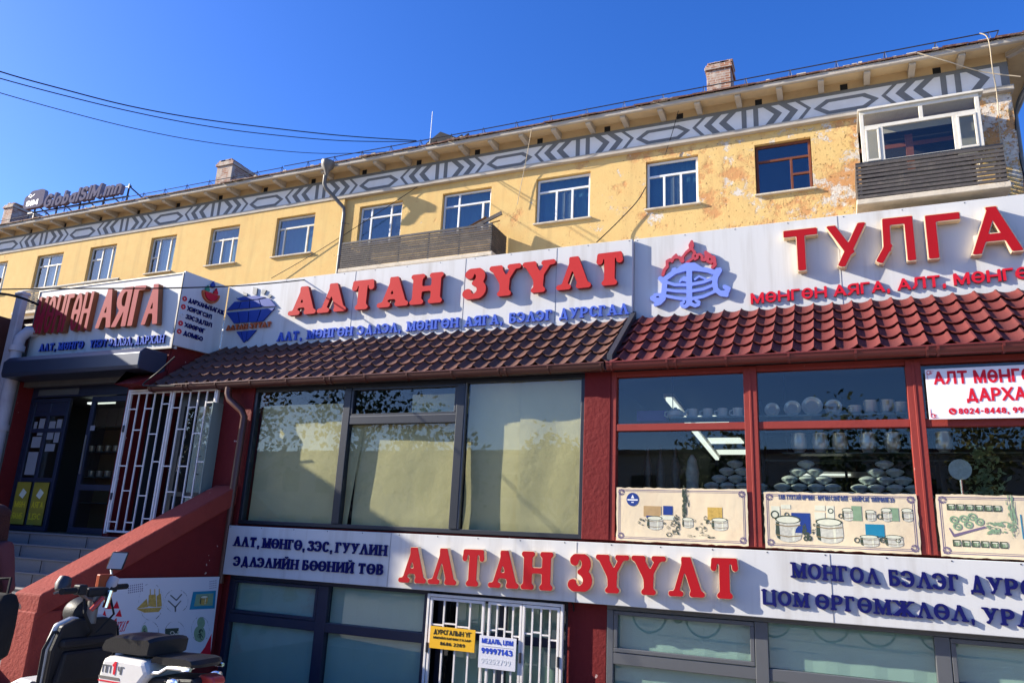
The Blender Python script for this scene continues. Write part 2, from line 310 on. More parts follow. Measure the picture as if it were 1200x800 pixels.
_g('Б', .85, 'T 0 1 0 0 - -;t 0 1 .85 1 - d;A .4 .28 .6 .28 90 -90;t 0 .56 .4 .56 - -;t 0 0 .4 0 - -'); _g('В', .85, 'T 0 1 0 0 - -;A .4 .76 .48 .24 90 -90;A .4 .26 .6 .26 90 -90;t 0 1 .4 1 - -;t 0 .52 .4 .52 - -;t 0 0 .4 0 - -')
_g('Р', .85, 'T 0 1 0 0 - s;A .45 .72 .55 .28 90 -90;t 0 1 .45 1 - -;t 0 .44 .45 .44 - -'); _g('С', .85, 'A .55 .5 .55 .5 45 315;o .95 .8 .1'); _g('У', .95, 'T 0 1 .52 .36 s -;t 1 1 .3 .02 s d')
_g('Е', .8, 'T 0 1 0 0 - -;t 0 1 .9 1 - -;t 0 .5 .75 .5 - -;t 0 0 1 0 - -'); _g('Ж', 1.35, 'T .5 1 .5 0 s s;t 0 1 .45 .5 s -;T .55 .5 1 0 - s;t 1 1 .55 .5 s -;T .45 .5 0 0 - s')
_g('Ц', 1.05, 'T 0 1 0 0 s -;T 1 1 1 0 s -;t 0 0 1.1 0 - -;t 1.12 0 1.12 -.16 - -'); _g('И', 1., 'T 0 1 0 0 s s;T 1 1 1 0 s s;t 0 .05 1 .95 - -'); _g('Й', 1., 'T 0 1 0 0 s s;T 1 1 1 0 s s;t 0 .05 1 .95 - -;t .3 1.26 .5 1.18 - -;t .5 1.18 .7 1.26 - -')
_g('П', 1., 'T 0 1 0 0 s s;T 1 1 1 0 s s;t 0 1 1 1 - -'); _g('Х', 1., 'T 0 1 1 0 s s;t 1 1 0 0 s s'); _g('Ч', .9, 'T 1 1 1 0 s s;T 0 1 0 .7 s -;A .5 .72 .5 .28 180 270;t .5 .44 1 .44 - -')
_g('Я', .9, 'T 1 1 1 0 - s;A .55 .72 .55 .28 90 270;t .55 1 1 1 - -;t .55 .44 1 .44 - -;T .5 .42 0 0 - s'); _g('Ы', 1.2, 'T 0 1 0 0 - -;A .25 .27 .35 .27 90 -90;t 0 .54 .25 .54 - -;t 0 0 .25 0 - -;T 1 1 1 0 s s'); _g('Ь', .8, 'T 0 1 0 0 - -;A .4 .28 .6 .28 90 -90;t 0 .56 .4 .56 - -;t 0 0 .4 0 - -')
_g(',', .3, 'o .5 .06 .11;t .62 .04 .4 -.2 - -'); _g('.', .3, 'o .5 .03 .1'); _g('-', .5, 't .1 .45 .9 .45 - -')
_g('0', .72, 'A .5 .5 .5 .5 0 360'); _g('1', .5, 'T .7 1 .7 0 - -;t .05 .78 .7 1 - -'); _g('2', .7, 'A .5 .7 .5 .3 160 -35;t .92 .55 0 0 - -;t 0 0 1 0 - -'); G['3'] = G['З']
_g('4', .75, 'T .75 1 .75 0 - -;t .72 1 0 .28 - -;t 0 .28 1 .28 - -'); _g('5', .7, 't .12 1 .95 1 - -;t .12 1 .06 .55 - -;A .45 .31 .55 .31 130 -150'); _g('6', .7, 'A .5 .3 .5 .3 0 360;A .75 .38 .75 .62 105 180'); _g('7', .7, 't 0 1 1 1 - -;T 1 1 .35 0 - -'); _g('8', .72, 'A .5 .75 .43 .25 0 360;A .5 .26 .5 .26 0 360'); _g('9', .7, 'A .5 .7 .5 .3 0 360;A .25 .62 .75 .62 -75 0')
_g('G', .9, 'A .5 .5 .5 .5 45 340;t .6 .45 1 .45 - -;t 1 .45 1 .15 - -'); _g('l', .25, 'T .5 1 .5 0 - -'); _g('o', .7, 'A .5 .32 .5 .32 0 360'); _g('b', .7, 'T 0 1 0 0 - -;A .5 .32 .5 .32 0 360'); _g('a', .7, 'T 1 .64 1 0 - -;A .5 .32 .5 .32 0 360'); _g('S', .75, 'A .5 .75 .5 .25 20 270;A .5 .25 .5 .25 90 -160'); _g('I', .25, 'T .5 1 .5 0 - -'); _g('M', 1., 'T 0 1 0 0 - -;T 1 1 1 0 - -;t 0 1 .5 .2 - -;t .5 .2 1 1 - -'); _g('m', 1., 'T 0 .62 0 0 - -;A .25 .4 .25 .24 180 0;T .5 .4 .5 0 - -;A .75 .4 .25 .24 180 0;T 1 .4 1 0 - -'); _g('n', .7, 'T 0 .62 0 0 - -;A .5 .36 .5 .28 180 0;T 1 .36 1 0 - -')
_g('Л_s', 1., 'T 1 1 1 0 - -;t .25 1 1 1 - -;t .25 1 .22 .3 - -;t .22 .3 0 .03 - -')
# cooper: round fat serif letters; sans: flat cut strokes; stencil widths are fractions of the letter height
ST = dict(cooper=dict(T=.115, t=.066, hw=.19, hv=.066, serif=.058, sl=.155, k=.035, x=1.0), cooperbold=dict(T=.155, t=.085, hw=.225, hv=.08, serif=.08, sl=.15, k=.05, x=1.06),
          narrow=dict(T=.06, t=.055, hw=.066, hv=.06, serif=0, sl=0, k=.001, x=.55),
          sans=dict(T=.085, t=.08, hw=.09, hv=.082, serif=0, sl=0, k=.001, x=.8), cond=dict(T=.066, t=.056, hw=.07, hv=.06, serif=0, sl=0, k=.001, x=.44), heavy=dict(T=.105, t=.095, hw=.11, hv=.095, serif=0, sl=0, k=.001, x=.86))
def _seg(X, Y, x0, y0, x1, y1, r0, r1):
    dx, dy = x1-x0, y1-y0; L = dx*dx+dy*dy+1e-9
    t = np.clip(((X-x0)*dx+(Y-y0)*dy)/L, 0, 1); return np.hypot(X-x0-t*dx, Y-y0-t*dy)-(r0+(r1-r0)*t)
def _flat(X, Y, x0, y0, x1, y1, r, e0, e1):
    dx, dy = x1-x0, y1-y0; L = math.hypot(dx, dy); dx /= L; dy /= L
    a = (X-x0)*dx+(Y-y0)*dy; b = np.abs(-(X-x0)*dy+(Y-y0)*dx); return np.maximum(b-r, np.maximum(-e0-a, a-L-e1))
def smin(a, b, k):
    h = np.clip(.5+.5*(b-a)/k, 0, 1); return b*(1-h)+a*h-k*h*(1-h)
def contours(F, xs, ys):
    'closed zero contours of a field (negative inside)'
    edges = {}; pts = {}
    ny, nx = F.shape
    def pt(a, b):
        key = (a, b) if a < b else (b, a)
        if key not in pts:
            (j0, i0), (j1, i1) = key; f0, f1 = F[j0, i0], F[j1, i1]; t = f0/(f0-f1)
            pts[key] = (xs[i0]+(xs[i1]-xs[i0])*t, ys[j0]+(ys[j1]-ys[j0])*t)
        return key
    S = F < 0
    mixed = np.argwhere(~((S[:-1, :-1] == S[1:, :-1]) & (S[:-1, :-1] == S[:-1, 1:]) & (S[:-1, :-1] == S[1:, 1:])))
    for j, i in mixed:
        c = [(j, i), (j, i+1), (j+1, i+1), (j+1, i)]; ins = [S[q] for q in c]
        cr = []
        for a in range(4):
            b = (a+1) % 4
            if ins[a] != ins[b]: cr.append((pt(c[a], c[b]), ins[a]))
        if len(cr) == 2:
            st = [k for k, e in cr if e][0]; en = [k for k, e in cr if not e][0]; edges.setdefault(st, []).append(en)
        else:
            for q in range(4):
                if cr[q][1]: edges.setdefault(cr[q][0], []).append(cr[(q+1) % 4][0])
    loops = []
    while edges:
        k0 = next(iter(edges)); lp = [k0]; cur = k0
        while True:
            nx_ = edges[cur].pop()
            if not edges[cur]: del edges[cur]
            if nx_ == k0: break
            lp.append(nx_); cur = nx_
            if cur not in edges: break
        P = [pts[k] for k in lp]
        if len(P) > 4: loops.append(P)
    return loops
def simplify(P, tol):
    P = np.array(P)
    def dp(a, b):
        if b <= a+1: return []
        d = P[b]-P[a]; L = np.hypot(*d)+1e-12; q = P[a+1:b]-P[a]
        e = np.abs(q[:, 0]*d[1]-q[:, 1]*d[0])/L if L > 1e-9 else np.hypot(q[:, 0], q[:, 1]); i = int(e.argmax())
        if e[i] < tol: return []
        m = a+1+i; return dp(a, m)+[m]+dp(m, b)
    n = len(P); far = int(np.hypot(P[:, 0]-P[0, 0], P[:, 1]-P[0, 1]).argmax())
    P = np.vstack([P, P[:1]]); idx = [0]+dp(0, far)+[far]+dp(far, n)
    return [tuple(P[i]) for i in idx]
def solid(loops):
    'filled, unit-thick solid of a set of outlines: verts, faces, front flag'
    cu = bpy.data.curves.new('outline', 'CURVE'); cu.dimensions = '2D'; cu.fill_mode = 'BOTH'; cu.extrude = .5
    for lp in loops:
        sp = cu.splines.new('POLY'); sp.points.add(len(lp)-1); sp.use_cyclic_u = True
        for p, q in zip(sp.points, lp): p.co = (q[0], q[1], 0, 1)
    o = bpy.data.objects.new('outline', cu); me = o.to_mesh()
    v = [(p.co.x, p.co.y, p.co.z+.5) for p in me.vertices]; f = [tuple(p.vertices) for p in me.polygons]; fr = [abs(p.normal.z) > .5 for p in me.polygons]
    o.to_mesh_clear(); bpy.data.objects.remove(o); bpy.data.curves.remove(cu); return v, f, fr
_cache = {}
def glyph(ch, style, grow=0., res=40):
    key = (ch, style, grow, res)
    if key in _cache: return _cache[key]
    w, els = G[ch+'_s' if ST[style]['serif'] == 0 and ch+'_s' in G else ch]; s = ST[style]; cp = s['serif'] > 0
    Wd = w*s['x'] if w > .35 else max(w*s['x'], 2*s['hw']+.001); hw, hv = s['hw'], s['hv']
    if ch in ',.lI1': hw = min(hw, Wd*.45)
    nx = max(8, int((Wd+.5)*res)); xs = np.linspace(-.25, Wd+.25, nx); ys = np.linspace(-.32, 1.4, int(1.72*res)); X, Y = np.meshgrid(xs, ys)
    mx = lambda a: hw+a*(Wd-2*hw); my = lambda a: hv+a*(1-2*hv)
    D = np.full(X.shape, 9.)
    for e in els:
        p = e.split()
        if p[0] in 'Tt':
            x0, y0, x1, y1 = map(float, p[1:5]); a = (mx(x0), my(y0)); b = (mx(x1), my(y1)); r = s[p[0]]
            if cp:
                D = smin(D, _seg(X, Y, *a, *b, r, r), s['k'])
                for (q, fl, oth) in ((a, p[5], b), (b, p[6], a)):
                    if fl == 's': D = smin(D, _seg(X, Y, q[0]-s['sl'], q[1], q[0]+s['sl'], q[1], s['serif'], s['serif']), s['k'])
                    if fl == 'd':
                        sg = 1 if q[0] > oth[0] else -1
                        D = smin(D, _seg(X, Y, q[0], q[1], q[0]+sg*.02, q[1]-.17, s['t'], s['t']*1.15), s['k']) if abs(q[1]-oth[1]) < .1 else smin(D, np.hypot(X-q[0]+.07, Y-q[1]-.01)-s['t']*1.3, s['k'])
            else:
                vert = abs(a[0]-b[0]) > .02 and abs(a[1]-b[1]) > .02
                ex = r if not vert else r*1.3
                d = _flat(X, Y, *a, *b, r, ex, ex)
                lo, hi = (0, 1) if min(y0, y1) > -.05 and max(y0, y1) < 1.05 else (-.3, 1.4)
                D = np.minimum(D, np.maximum(d, np.maximum(lo-Y, Y-hi)))
        elif p[0] == 'A':
            cx, cy, rx, ry, a0, a1 = map(float, p[1:7]); N = max(6, int(abs(a1-a0)/14))
            fx, fy = (Wd-2*hw)*rx, (1-2*hv)*ry
            if cp: k = (s['T']-hw*.0); fx = max(fx+ (hw-s['T'])*(.9 if ch in 'ОӨ' else .45), .05)
            prev = None
            for i in range(N+1):
                a = math.radians(a0+(a1-a0)*i/N); q = (mx(cx)+fx*math.cos(a), my(cy)+fy*math.sin(a)); r = s['t']*.95+(s['T']*1.02-s['t']*.95)*abs(math.cos(a))
                if prev: D = np.minimum(D, _seg(X, Y, prev[0], prev[1], q[0], q[1], prev[2], r))
                prev = (*q, r)
        elif p[0] == 'o':
            x, y, r = map(float, p[1:4])
            if cp or ch in ',.': D = smin(D, np.hypot(X-mx(x), Y-my(y))-r*(1 if cp else .9), max(s['k'], .01))
    if cp and ch not in ',ЦДЙ.-': D = np.maximum(D, np.maximum(-Y, Y-1))
    loops = [simplify(q, .004 if res > 30 else .007) for q in contours(D-grow, xs, ys)]
    _cache[key] = (solid([q for q in loops if len(q) > 2]), Wd); return _cache[key]
def layout(txt, style, gap=.06, space=.42):
    out = []; x = 0.; s = ST[style]
    for ch in txt:
        if ch == ' ': x += space*s['x']; continue
        w = G[ch][0]*s['x'] if G[ch][0] > .35 else max(G[ch][0]*s['x'], 2*s['hw']+.001)
        out.append((ch, x)); x += w+gap*(1 if s['serif'] else 1.4)
    return out, x-gap
def plane(o, u, v=(0, 0, 1), n=None):
    o, u, v = Vector(o), Vector(u).normalized(), Vector(v); n = Vector(n) if n else u.cross(v).normalized()
    return lambda a, b, d: o+u*a+v*b+n*d
def text(parent, name, txt, P, u0, u1, v0, v1, h, style, mats, d0, d1, each=False, rim=None, shear=0., gap=.06, res=None, space=.42):
    'writes txt on the plane P from u0 to u1; v0, v1 are the base line heights at both ends; d0..d1 is how far the letters stand out'
    lay, tot = layout(txt, style, gap, space); sx = (u1-u0)/tot; res = res or (40 if h > .3 else 26 if h > .08 else 20)
    mb = MB(); out = []; words = []; k_ = 0
    for w_ in txt.split(): words += [k_]*len(w_); k_ += 1
    mbs = [MB() for _ in range(k_)]
    for (ch, x), wi_ in zip(lay, words):
        (vs, fs, fr), w = glyph(ch, style, 0, res); m = MB() if each else mbs[wi_]
        def T(p, e0, e1):
            a = u0+(x+p[0])*sx; return P(a+shear*p[1]*h, v0+(v1-v0)*(a-u0)/(u1-u0)+p[1]*h, e0+(e1-e0)*p[2])
        vv = [T(p, d0, d1) for p in vs]
        b = len(m.v); m.v += [tuple(q) for q in vv]; m.f += [tuple(i+b for i in f) for f in fs]; m.m += [(0 if q and rim is None else 1) for q in fr]
        if rim is not None:
            (vs, fs, fr), w = glyph(ch, style, -rim, res); m.add([T(p, d1-.001, d1+.004) for p in vs], fs, 0)
        if each: out.append(m.build(name, mats, parent))
    if not each: out = [q.build(name, mats, parent) for q in mbs]
    return out
def ink(strokes, k=.02, res=110, box=(0, 1, 0, 1), cuts=()):
    'free line drawing -> solid; strokes are ([(x, y)...], r0, r1)'
    x0, x1, y0, y1 = box; xs = np.linspace(x0, x1, int((x1-x0)*res)); ys = np.linspace(y0, y1, int((y1-y0)*res)); X, Y = np.meshgrid(xs, ys); D = np.full(X.shape, 9.)
    for pts, r0, r1 in strokes:
        n = len(pts)-1; d = np.full(X.shape, 9.)
        if n == 0: d = np.hypot(X-pts[0][0], Y-pts[0][1])-r0
        for i in range(n): d = np.minimum(d, _seg(X, Y, *pts[i], *pts[i+1], r0+(r1-r0)*i/n, r0+(r1-r0)*(i+1)/n))
        D = smin(D, d, k)
    for pts, r0, r1 in cuts:
        n = len(pts)-1; d = np.hypot(X-pts[0][0], Y-pts[0][1])-r0 if n == 0 else np.full(X.shape, 9.)
        for i in range(n): d = np.minimum(d, _seg(X, Y, *pts[i], *pts[i+1], r0+(r1-r0)*i/n, r0+(r1-r0)*(i+1)/n))
        D = np.maximum(D, -d)
    return solid([simplify(q, .002) for q in contours(D, xs, ys)])
def put(mb, sol, f, d0, d1, mi=0, ms=None):
    vs, fs, fr = sol; b = len(mb.v); mb.v += [tuple(f(p[0], p[1], d0+(d1-d0)*p[2])) for p in vs]; mb.f += [tuple(i+b for i in q) for q in fs]; mb.m += [mi if q or ms is None else ms for q in fr]
def arc(cx, cy, r, a0, a1, n=10, ry=None): return [(cx+r*math.cos(math.radians(a0+(a1-a0)*i/n)), cy+(ry or r)*math.sin(math.radians(a0+(a1-a0)*i/n))) for i in range(n+1)]

def holed_wall(mb, x0, x1, z0, z1, y, holes, depth, mi=0):
    'wall face at y with openings and their reveals going back by depth'
    xs = sorted({x0, x1, *[h[0] for h in holes], *[h[1] for h in holes]}); zs = sorted({z0, z1, *[h[2] for h in holes], *[h[3] for h in holes]})
    for i in range(len(xs)-1):
        for j in range(len(zs)-1):
            cx, cz = (xs[i]+xs[i+1])/2, (zs[j]+zs[j+1])/2
            if any(h[0] < cx < h[1] and h[2] < cz < h[3] for h in holes): continue
            mb.quad((xs[i], y, zs[j]), (xs[i+1], y, zs[j]), (xs[i+1], y, zs[j+1]), (xs[i], y, zs[j+1]), mi)
    for a, b, c, d in holes:
        Y = y+depth
        mb.quad((a, y, c), (b, y, c), (b, Y, c), (a, Y, c), mi); mb.quad((a, y, d), (a, Y, d), (b, Y, d), (b, y, d), mi)
        mb.quad((a, y, c), (a, Y, c), (a, Y, d), (a, y, d), mi); mb.quad((b, y, c), (b, y, d), (b, Y, d), (b, Y, c), mi)
def frame(mb, x0, x1, z0, z1, y, w=.05, d=.06, hs=(), vs=(), mi=0):
    'window frame: outer ring plus bars; hs (z, xa, xb), vs (x, za, zb)'
    mb.box(x0, x1, y, y+d, z0, z0+w, mi).box(x0, x1, y, y+d, z1-w, z1, mi).box(x0, x0+w, y, y+d, z0+w, z1-w, mi).box(x1-w, x1, y, y+d, z0+w, z1-w, mi)
    for z, a, b in hs: mb.box(a, b, y+.003, y+d-.003, z-w/2, z+w/2, mi)
    for x, a, b in vs: mb.box(x-w/2, x+w/2, y+.005, y+d-.005, a, b, mi)
    return mb

# ================================================================== THE SETTING
PX0, PX1, PY0 = -7.46, 3.2, 6.3                       # sunken area in front of the basement shop
g = MB(); Z0 = 0.0
for a in ((-400, 400, -2.9, PY0), (-400, PX0, PY0, 60), (PX1, 400, PY0, 60), (PX0, PX1, 12., 60), (-400, 400, 60, 700)): g.quad((a[0], a[2], Z0), (a[1], a[2], Z0), (a[1], a[3], Z0), (a[0], a[3], Z0))
g.quad((PX0, PY0, -1.1), (PX1, PY0, -1.1), (PX1, 12, -1.1), (PX0, 12, -1.1))
g.quad((PX0, PY0, -1.1), (PX0, PY0, 0), (PX1, PY0, 0), (PX1, PY0, -1.1)); g.quad((PX1, PY0, -1.1), (PX1, PY0, 0), (PX1, 12, 0), (PX1, 12, -1.1))
struct(g.build('pavement', 'paving'))
struct(MB().quad((-400, -14, -.12), (400, -14, -.12), (400, -3.05, -.12), (-400, -3.05, -.12)).build('road', 'asphalt'))
struct(MB().box(-400, 400, -3.05, -2.9, -.14, .004).build('kerb', 'kerb'))
struct(MB().quad((-400, -700, -.02), (400, -700, -.02), (400, -14, -.02), (-400, -14, -.02)).build('far_ground', 'soil'))

# ================================================================== YELLOW APARTMENT BUILDING
XL, XR, YB, XS = -62., 4.03, 18., -14.05
A = thing('apartment_building', 'long yellow apartment block with peeling plaster and grey patterned frieze behind the shops', 'building', (XL, YB, 0))
WZ0, WZ1 = 10.2, 11.6
wins = [(-7.49, -5.88), (-4.33, -2.95), (-1.54, -.21), (-10.52, -8.9), (-13.50, -11.92)] + [(-16.72, -15.15), (-19.6, -18.3), (-22.45, -21.2), (-25.62, -24.2), (-28.62, -27.1), (-31.9, -30.4), (-34.9, -33.4), (-37.9, -36.4), (-40.9, -39.4), (-43.9, -42.4)]
low2 = [(x0, x1, 6.9, 8.3) for x0, x1 in wins]
mb = MB()
holes = lambda L: [(a, b, WZ0, WZ1) for a, b in wins if (b < XS) == L] + [h for h in low2 if (h[1] < XS) == L]
holed_wall(mb, XL, XS, 0, 11.925, YB-.1, holes(True), .2); holed_wall(mb, XS, XR, 0, 11.925, YB, holes(False)+[(.85, 3.2, 9.2, 11.5)], .2)
mb.quad((XS, YB-.1, 0), (XS, YB, 0), (XS, YB, 11.925), (XS, YB-.1, 11.925))
mb.quad((XR, YB, 0), (XR, 32, 0), (XR, 32, 12.9), (XR, YB, 12.9))
mb.quad((XL, YB, 0), (XL, YB, 12.9), (XL, 32, 12.9), (XL, 32, 0)); mb.quad((XL, 32, 0), (XL, 32, 12.9), (XR, 32, 12.9), (XR, 32, 0))
mb.build('wall', 'plaster', A)
MB().box(XL, XR+.05, YB-.13, YB+.1, 11.925, 12.055).build('ledge', 'cream', A, bevel=.012)
# frieze: light render with the dark meander bands standing a few millimetres proud
fz0, fz1 = 12.055, 12.70; MB().box(XL, XR, YB-.03, YB+.1, fz0, fz1).build('frieze', 'frieze', A)
fb = MB(); FP = lambda u, v, d: (u, YB-.03-d, fz0+v)
fb.box(XL, XR+.002, YB-.037, YB-.029, fz1-.085, fz1+.004)
H = fz1-.085-fz0
def band(pts, w):
    for (a, b) in zip(pts[:-1], pts[1:]):
        dx, dy = b[0]-a[0], b[1]-a[1]; L = math.hypot(dx, dy); 
        fb.prism([(a[0]-w/2, a[1]), (a[0]+w/2, a[1]), (b[0]+w/2, b[1]), (b[0]-w/2, b[1])], FP, .001, .006)
per = 4.5; nP = 14
for k in range(-nP, 2):
    xb = -1.615+per*k-.145
    for q in (0, .29):
        if XL < xb+q < XR-.3: fb.box(xb+q-.06, xb+q+.06, YB-.036, YB-.029, fz0, fz1-.083)
    for sgn, X0 in ((1, xb+.29), (-1, xb+per)):
        # three chevrons pointing to the hexagon, the last one thinner
        for j, (o, w) in enumerate(((.42, .19), (.80, .19), (1.15, .10))):
            bx = X0+sgn*(o-.12)
            if bx > XR-.35 or bx < XL+.5: continue
            band([(bx, H), (bx+sgn*.22, H*.66), (bx-sgn*.06, H*.42), (bx+sgn*.12, H*.3), (bx-sgn*.1, 0)] if False else [(bx-sgn*.02, H), (bx+sgn*.24, H*.56), (bx-sgn*.02, 0)], w)
    cx = xb+.145+per/2
    if cx+1 < XR:
        hx, hz = .735, .205; zc = H*.47
        out = [(-hx, 0), (-hx+.3, hz), (hx-.3, hz), (hx, 0), (hx-.3, -hz), (-hx+.3, -hz)]; inn = [(-hx+.17, 0), (-hx+.36, hz-.085), (hx-.36, hz-.085), (hx-.17, 0), (hx-.36, -hz+.085), (-hx+.36, -hz+.085)]
        for i in range(6):
            j = (i+1) % 6; fb.prism([(cx+out[i][0], zc+out[i][1]), (cx+out[j][0], zc+out[j][1]), (cx+inn[j][0], zc+inn[j][1]), (cx+inn[i][0], zc+inn[i][1])], FP, .001, .006)
fb.box(XR-.16, XR+.002, YB-.0365, YB-.029, fz0, fz1-.084)
fb.build('frieze_pattern', 'friezedark', A)
# cornice: cove wall strip, sloping soffit, fascia, brackets, vents
EY, EZ = 17.4, 12.8
mb = MB(); mb.quad((XL, YB-.02, fz1), (XR, YB-.02, fz1), (XR, YB-.02, 12.95), (XL, YB-.02, 12.95))
mb.quad((XL, YB-.02, 12.93), (XR, YB-.02, 12.93), (XR+.6, EY+.05, EZ+.04), (XL, EY+.05, EZ+.04)); mb.quad((XR+.02, YB-.02, 12.93), (XR+.02, 32, 12.93), (XR+.6, 32, EZ+.04), (XR+.6, EY+.05, EZ+.04))
mb.quad((XR+.02, YB, 12.6), (XR+.02, 32, 12.6), (XR+.02, 32, 12.95), (XR+.02, YB, 12.95))
mb.build('soffit', 'soffit', A)
MB().box(XL, XR+.66, EY-.03, EY+.06, EZ, EZ+.13).box(XR+.57, XR+.66, EY+.06, 32, EZ, EZ+.13).build('fascia', 'cream', A, bevel=.02)
for i in range(58):
    x = 3.1-.99*i+rnd.uniform(-.03, .03)
    if x < XL+.5: break
    b = MB(); b.prism([(YB-.02, 12.72), (YB-.02, 12.93), (EY+.06, 12.86), (EY+.06, 12.745), (EY+.12, 12.725)], lambda u, v, d: (x+d, u, v), -.07, .07); b.build('bracket', 'cream', A, bevel=.012)
b = MB(); b.bar((XR+.02, YB-.02, 12.86), (XR+.58, EY+.04, 12.82), .13, .12); b.build('bracket', 'cream', A)
for i in range(30):
    x = 2.63-2.01*i
    if x < XL+.5: break
    MB().box(x-.085, x+.085, YB-.025, YB-.018, 12.715, 12.87).build('vent', 'darkroom', A)
rf = MB()
segs = 130
for i in range(segs):                                   # ragged rusty eave sheet
    xa, xb = XL+(XR+.72-XL)*i/segs, XL+(XR+.72-XL)*(i+1)/segs; j = rnd.uniform(-.03, .035)
    rf.quad((xa, EY-.08-j, EZ+.135+abs(j)*.4), (xb, EY-.08-j*.6, EZ+.135+abs(j)*.3), (xb, 25, EZ+2.3), (xa, 25, EZ+2.3)); rf.quad((xa, EY-.08-j, EZ+.12), (xb, EY-.08-j*.6, EZ+.12), (xb, EY-.08-j*.6, EZ+.16), (xa, EY-.08-j, EZ+.16+abs(j)*.5))
rf.quad((XL, 25, EZ+2.3), (XR+.72, 25, EZ+2.3), (XR+.72, 32.7, EZ+.135), (XL, 32.7, EZ+.135))
rf.quad((XR+.7, EY-.05, EZ+.13), (XR+.7, 32.7, EZ+.13), (XR+.7, 25, EZ+2.3), (XR+.7, 25, EZ+2.29))
roof = rf.build('roof', 'rust', A)
lit = MB()
for i in range(150):                                    # bits of mortar and flaking sheet along the edge
    x = rnd.choice((rnd.uniform(-16, -9), rnd.uniform(-1.5, 4.2), rnd.uniform(-28, 4))); w = rnd.uniform(.05, .22); lit.box(x, x+w, EY-.02+rnd.uniform(-.03, .1), EY+.15, EZ+.15, EZ+.17+rnd.uniform(0, .06))
lit.build('edge_debris', 'slab', roof, kind='stuff')
def chimney(x0, x1, y0, y1, top):
    m = MB(); m.box(x0, x1, y0, y1, 13, top-.22).box(x0-.05, x1+.05, y0-.05, y1+.05, top-.22, top-.12).box(x0-.02, x1+.02, y0-.02, y1+.02, top-.12, top-.04)
    for i in range(7): m.box(*sorted((x0+rnd.random()*(x1-x0), x0+rnd.random()*(x1-x0)+.1)), y0, y0+rnd.uniform(.2, .6), top-.04, top+rnd.uniform(-.01, .05))
    m.build('chimney', 'brick', roof, bevel=.015)
chimney(-2.83, -2.17, 19, 19.7, 14.92); chimney(-21., -20.25, 19, 21.2, 14.97); chimney(-33.42, -32.8, 19, 21.5, 15.0)
d = MB(); d.prism([(-12.27, 14.0), (-12.2, 14.42), (-11.68, 14.76), (-11.0, 14.4), (-10.9, 14.0)], lambda u, v, q: (u, 19.5+q, v), 0, 1.1)
for i in range(16):
    x = rnd.uniform(-12.2, -11.1); d.bar((x, 19.45, 14.05+rnd.random()*.3), (x+rnd.uniform(.2, .6), 19.46, 14.15+rnd.random()*.3), .04, .05)
d.build('dormer', 'blackplastic', roof)
MB().tube([(-12.05, 19.5, 14.3), (-12.05, 19.5, 15.6)], .012, 6).build('aerial', 'upvc', roof)
rl = MB(); RY = 17.55; xs = [XL+1.+1.06*i for i in range(62)]
rl.tube([(XL+1, RY, 13.26), (-16.5, RY, 13.24)], .014, 5); rl.tube([(-16.4, RY, 13.28), (-9, RY, 13.25), (3.86, RY, 13.27)], .015, 5); rl.tube([(XL+1, RY, 13.1), (-16.5, RY, 13.09)], .008, 5)
for x in xs:
    if x < 3.9:
        rl.tube([(x-.07, RY, 12.95), (x, RY, 13.3), (x+.07, RY, 12.95)], .011, 5); rl.tube([(x, RY, 13.27), (x, RY+.5, 13.05)], .008, 5)
rl.tube([(3.86, RY, 13.27), (3.72, RY, 12.95)], .014, 5)
rl.build('roof_railing', 'steel', A)
# windows of the upper floor
def up_window(x0, x1, z0, z1, y, fm, hs, vs, fills, sill=True, w=.06):
    f = MB(); frame(f, x0+.015, x1-.015, z0+.02, z1-.015, y, w, .07, hs, vs); fo = f.build('window', fm, A, bevel=.006)
    MB().box(x0+.03, x1-.03, y+.03, y+.036, z0+.03, z1-.03).build('pane', 'glassup', fo)
    for a, b, c, d_, m_, dy in fills:
        cu = MB(); n = max(2, int((b-a)/.06))
        for i in range(n):
            xa, xb = a+(b-a)*i/n, a+(b-a)*(i+1)/n; wv = .015 if m_ in ('whitecurtain', 'blueroom', 'greycurtain') else 0
            cu.quad((xa, y+dy+wv*math.sin(i*1.7), c), (xb, y+dy+wv*math.sin((i+1)*1.7), c), (xb, y+dy+wv*math.sin((i+1)*1.7), d_), (xa, y+dy+wv*math.sin(i*1.7), d_))
        cu.build('curtain', m_, fo, smooth=True)
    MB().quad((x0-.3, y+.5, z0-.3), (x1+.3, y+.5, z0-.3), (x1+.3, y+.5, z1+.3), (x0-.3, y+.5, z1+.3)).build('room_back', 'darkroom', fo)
    if sill: MB().box(x0-.03, x1+.06, y-.18, y+.02, z0-.035, z0+.012).build('sill', 'slab', fo, bevel=.008)
    return fo
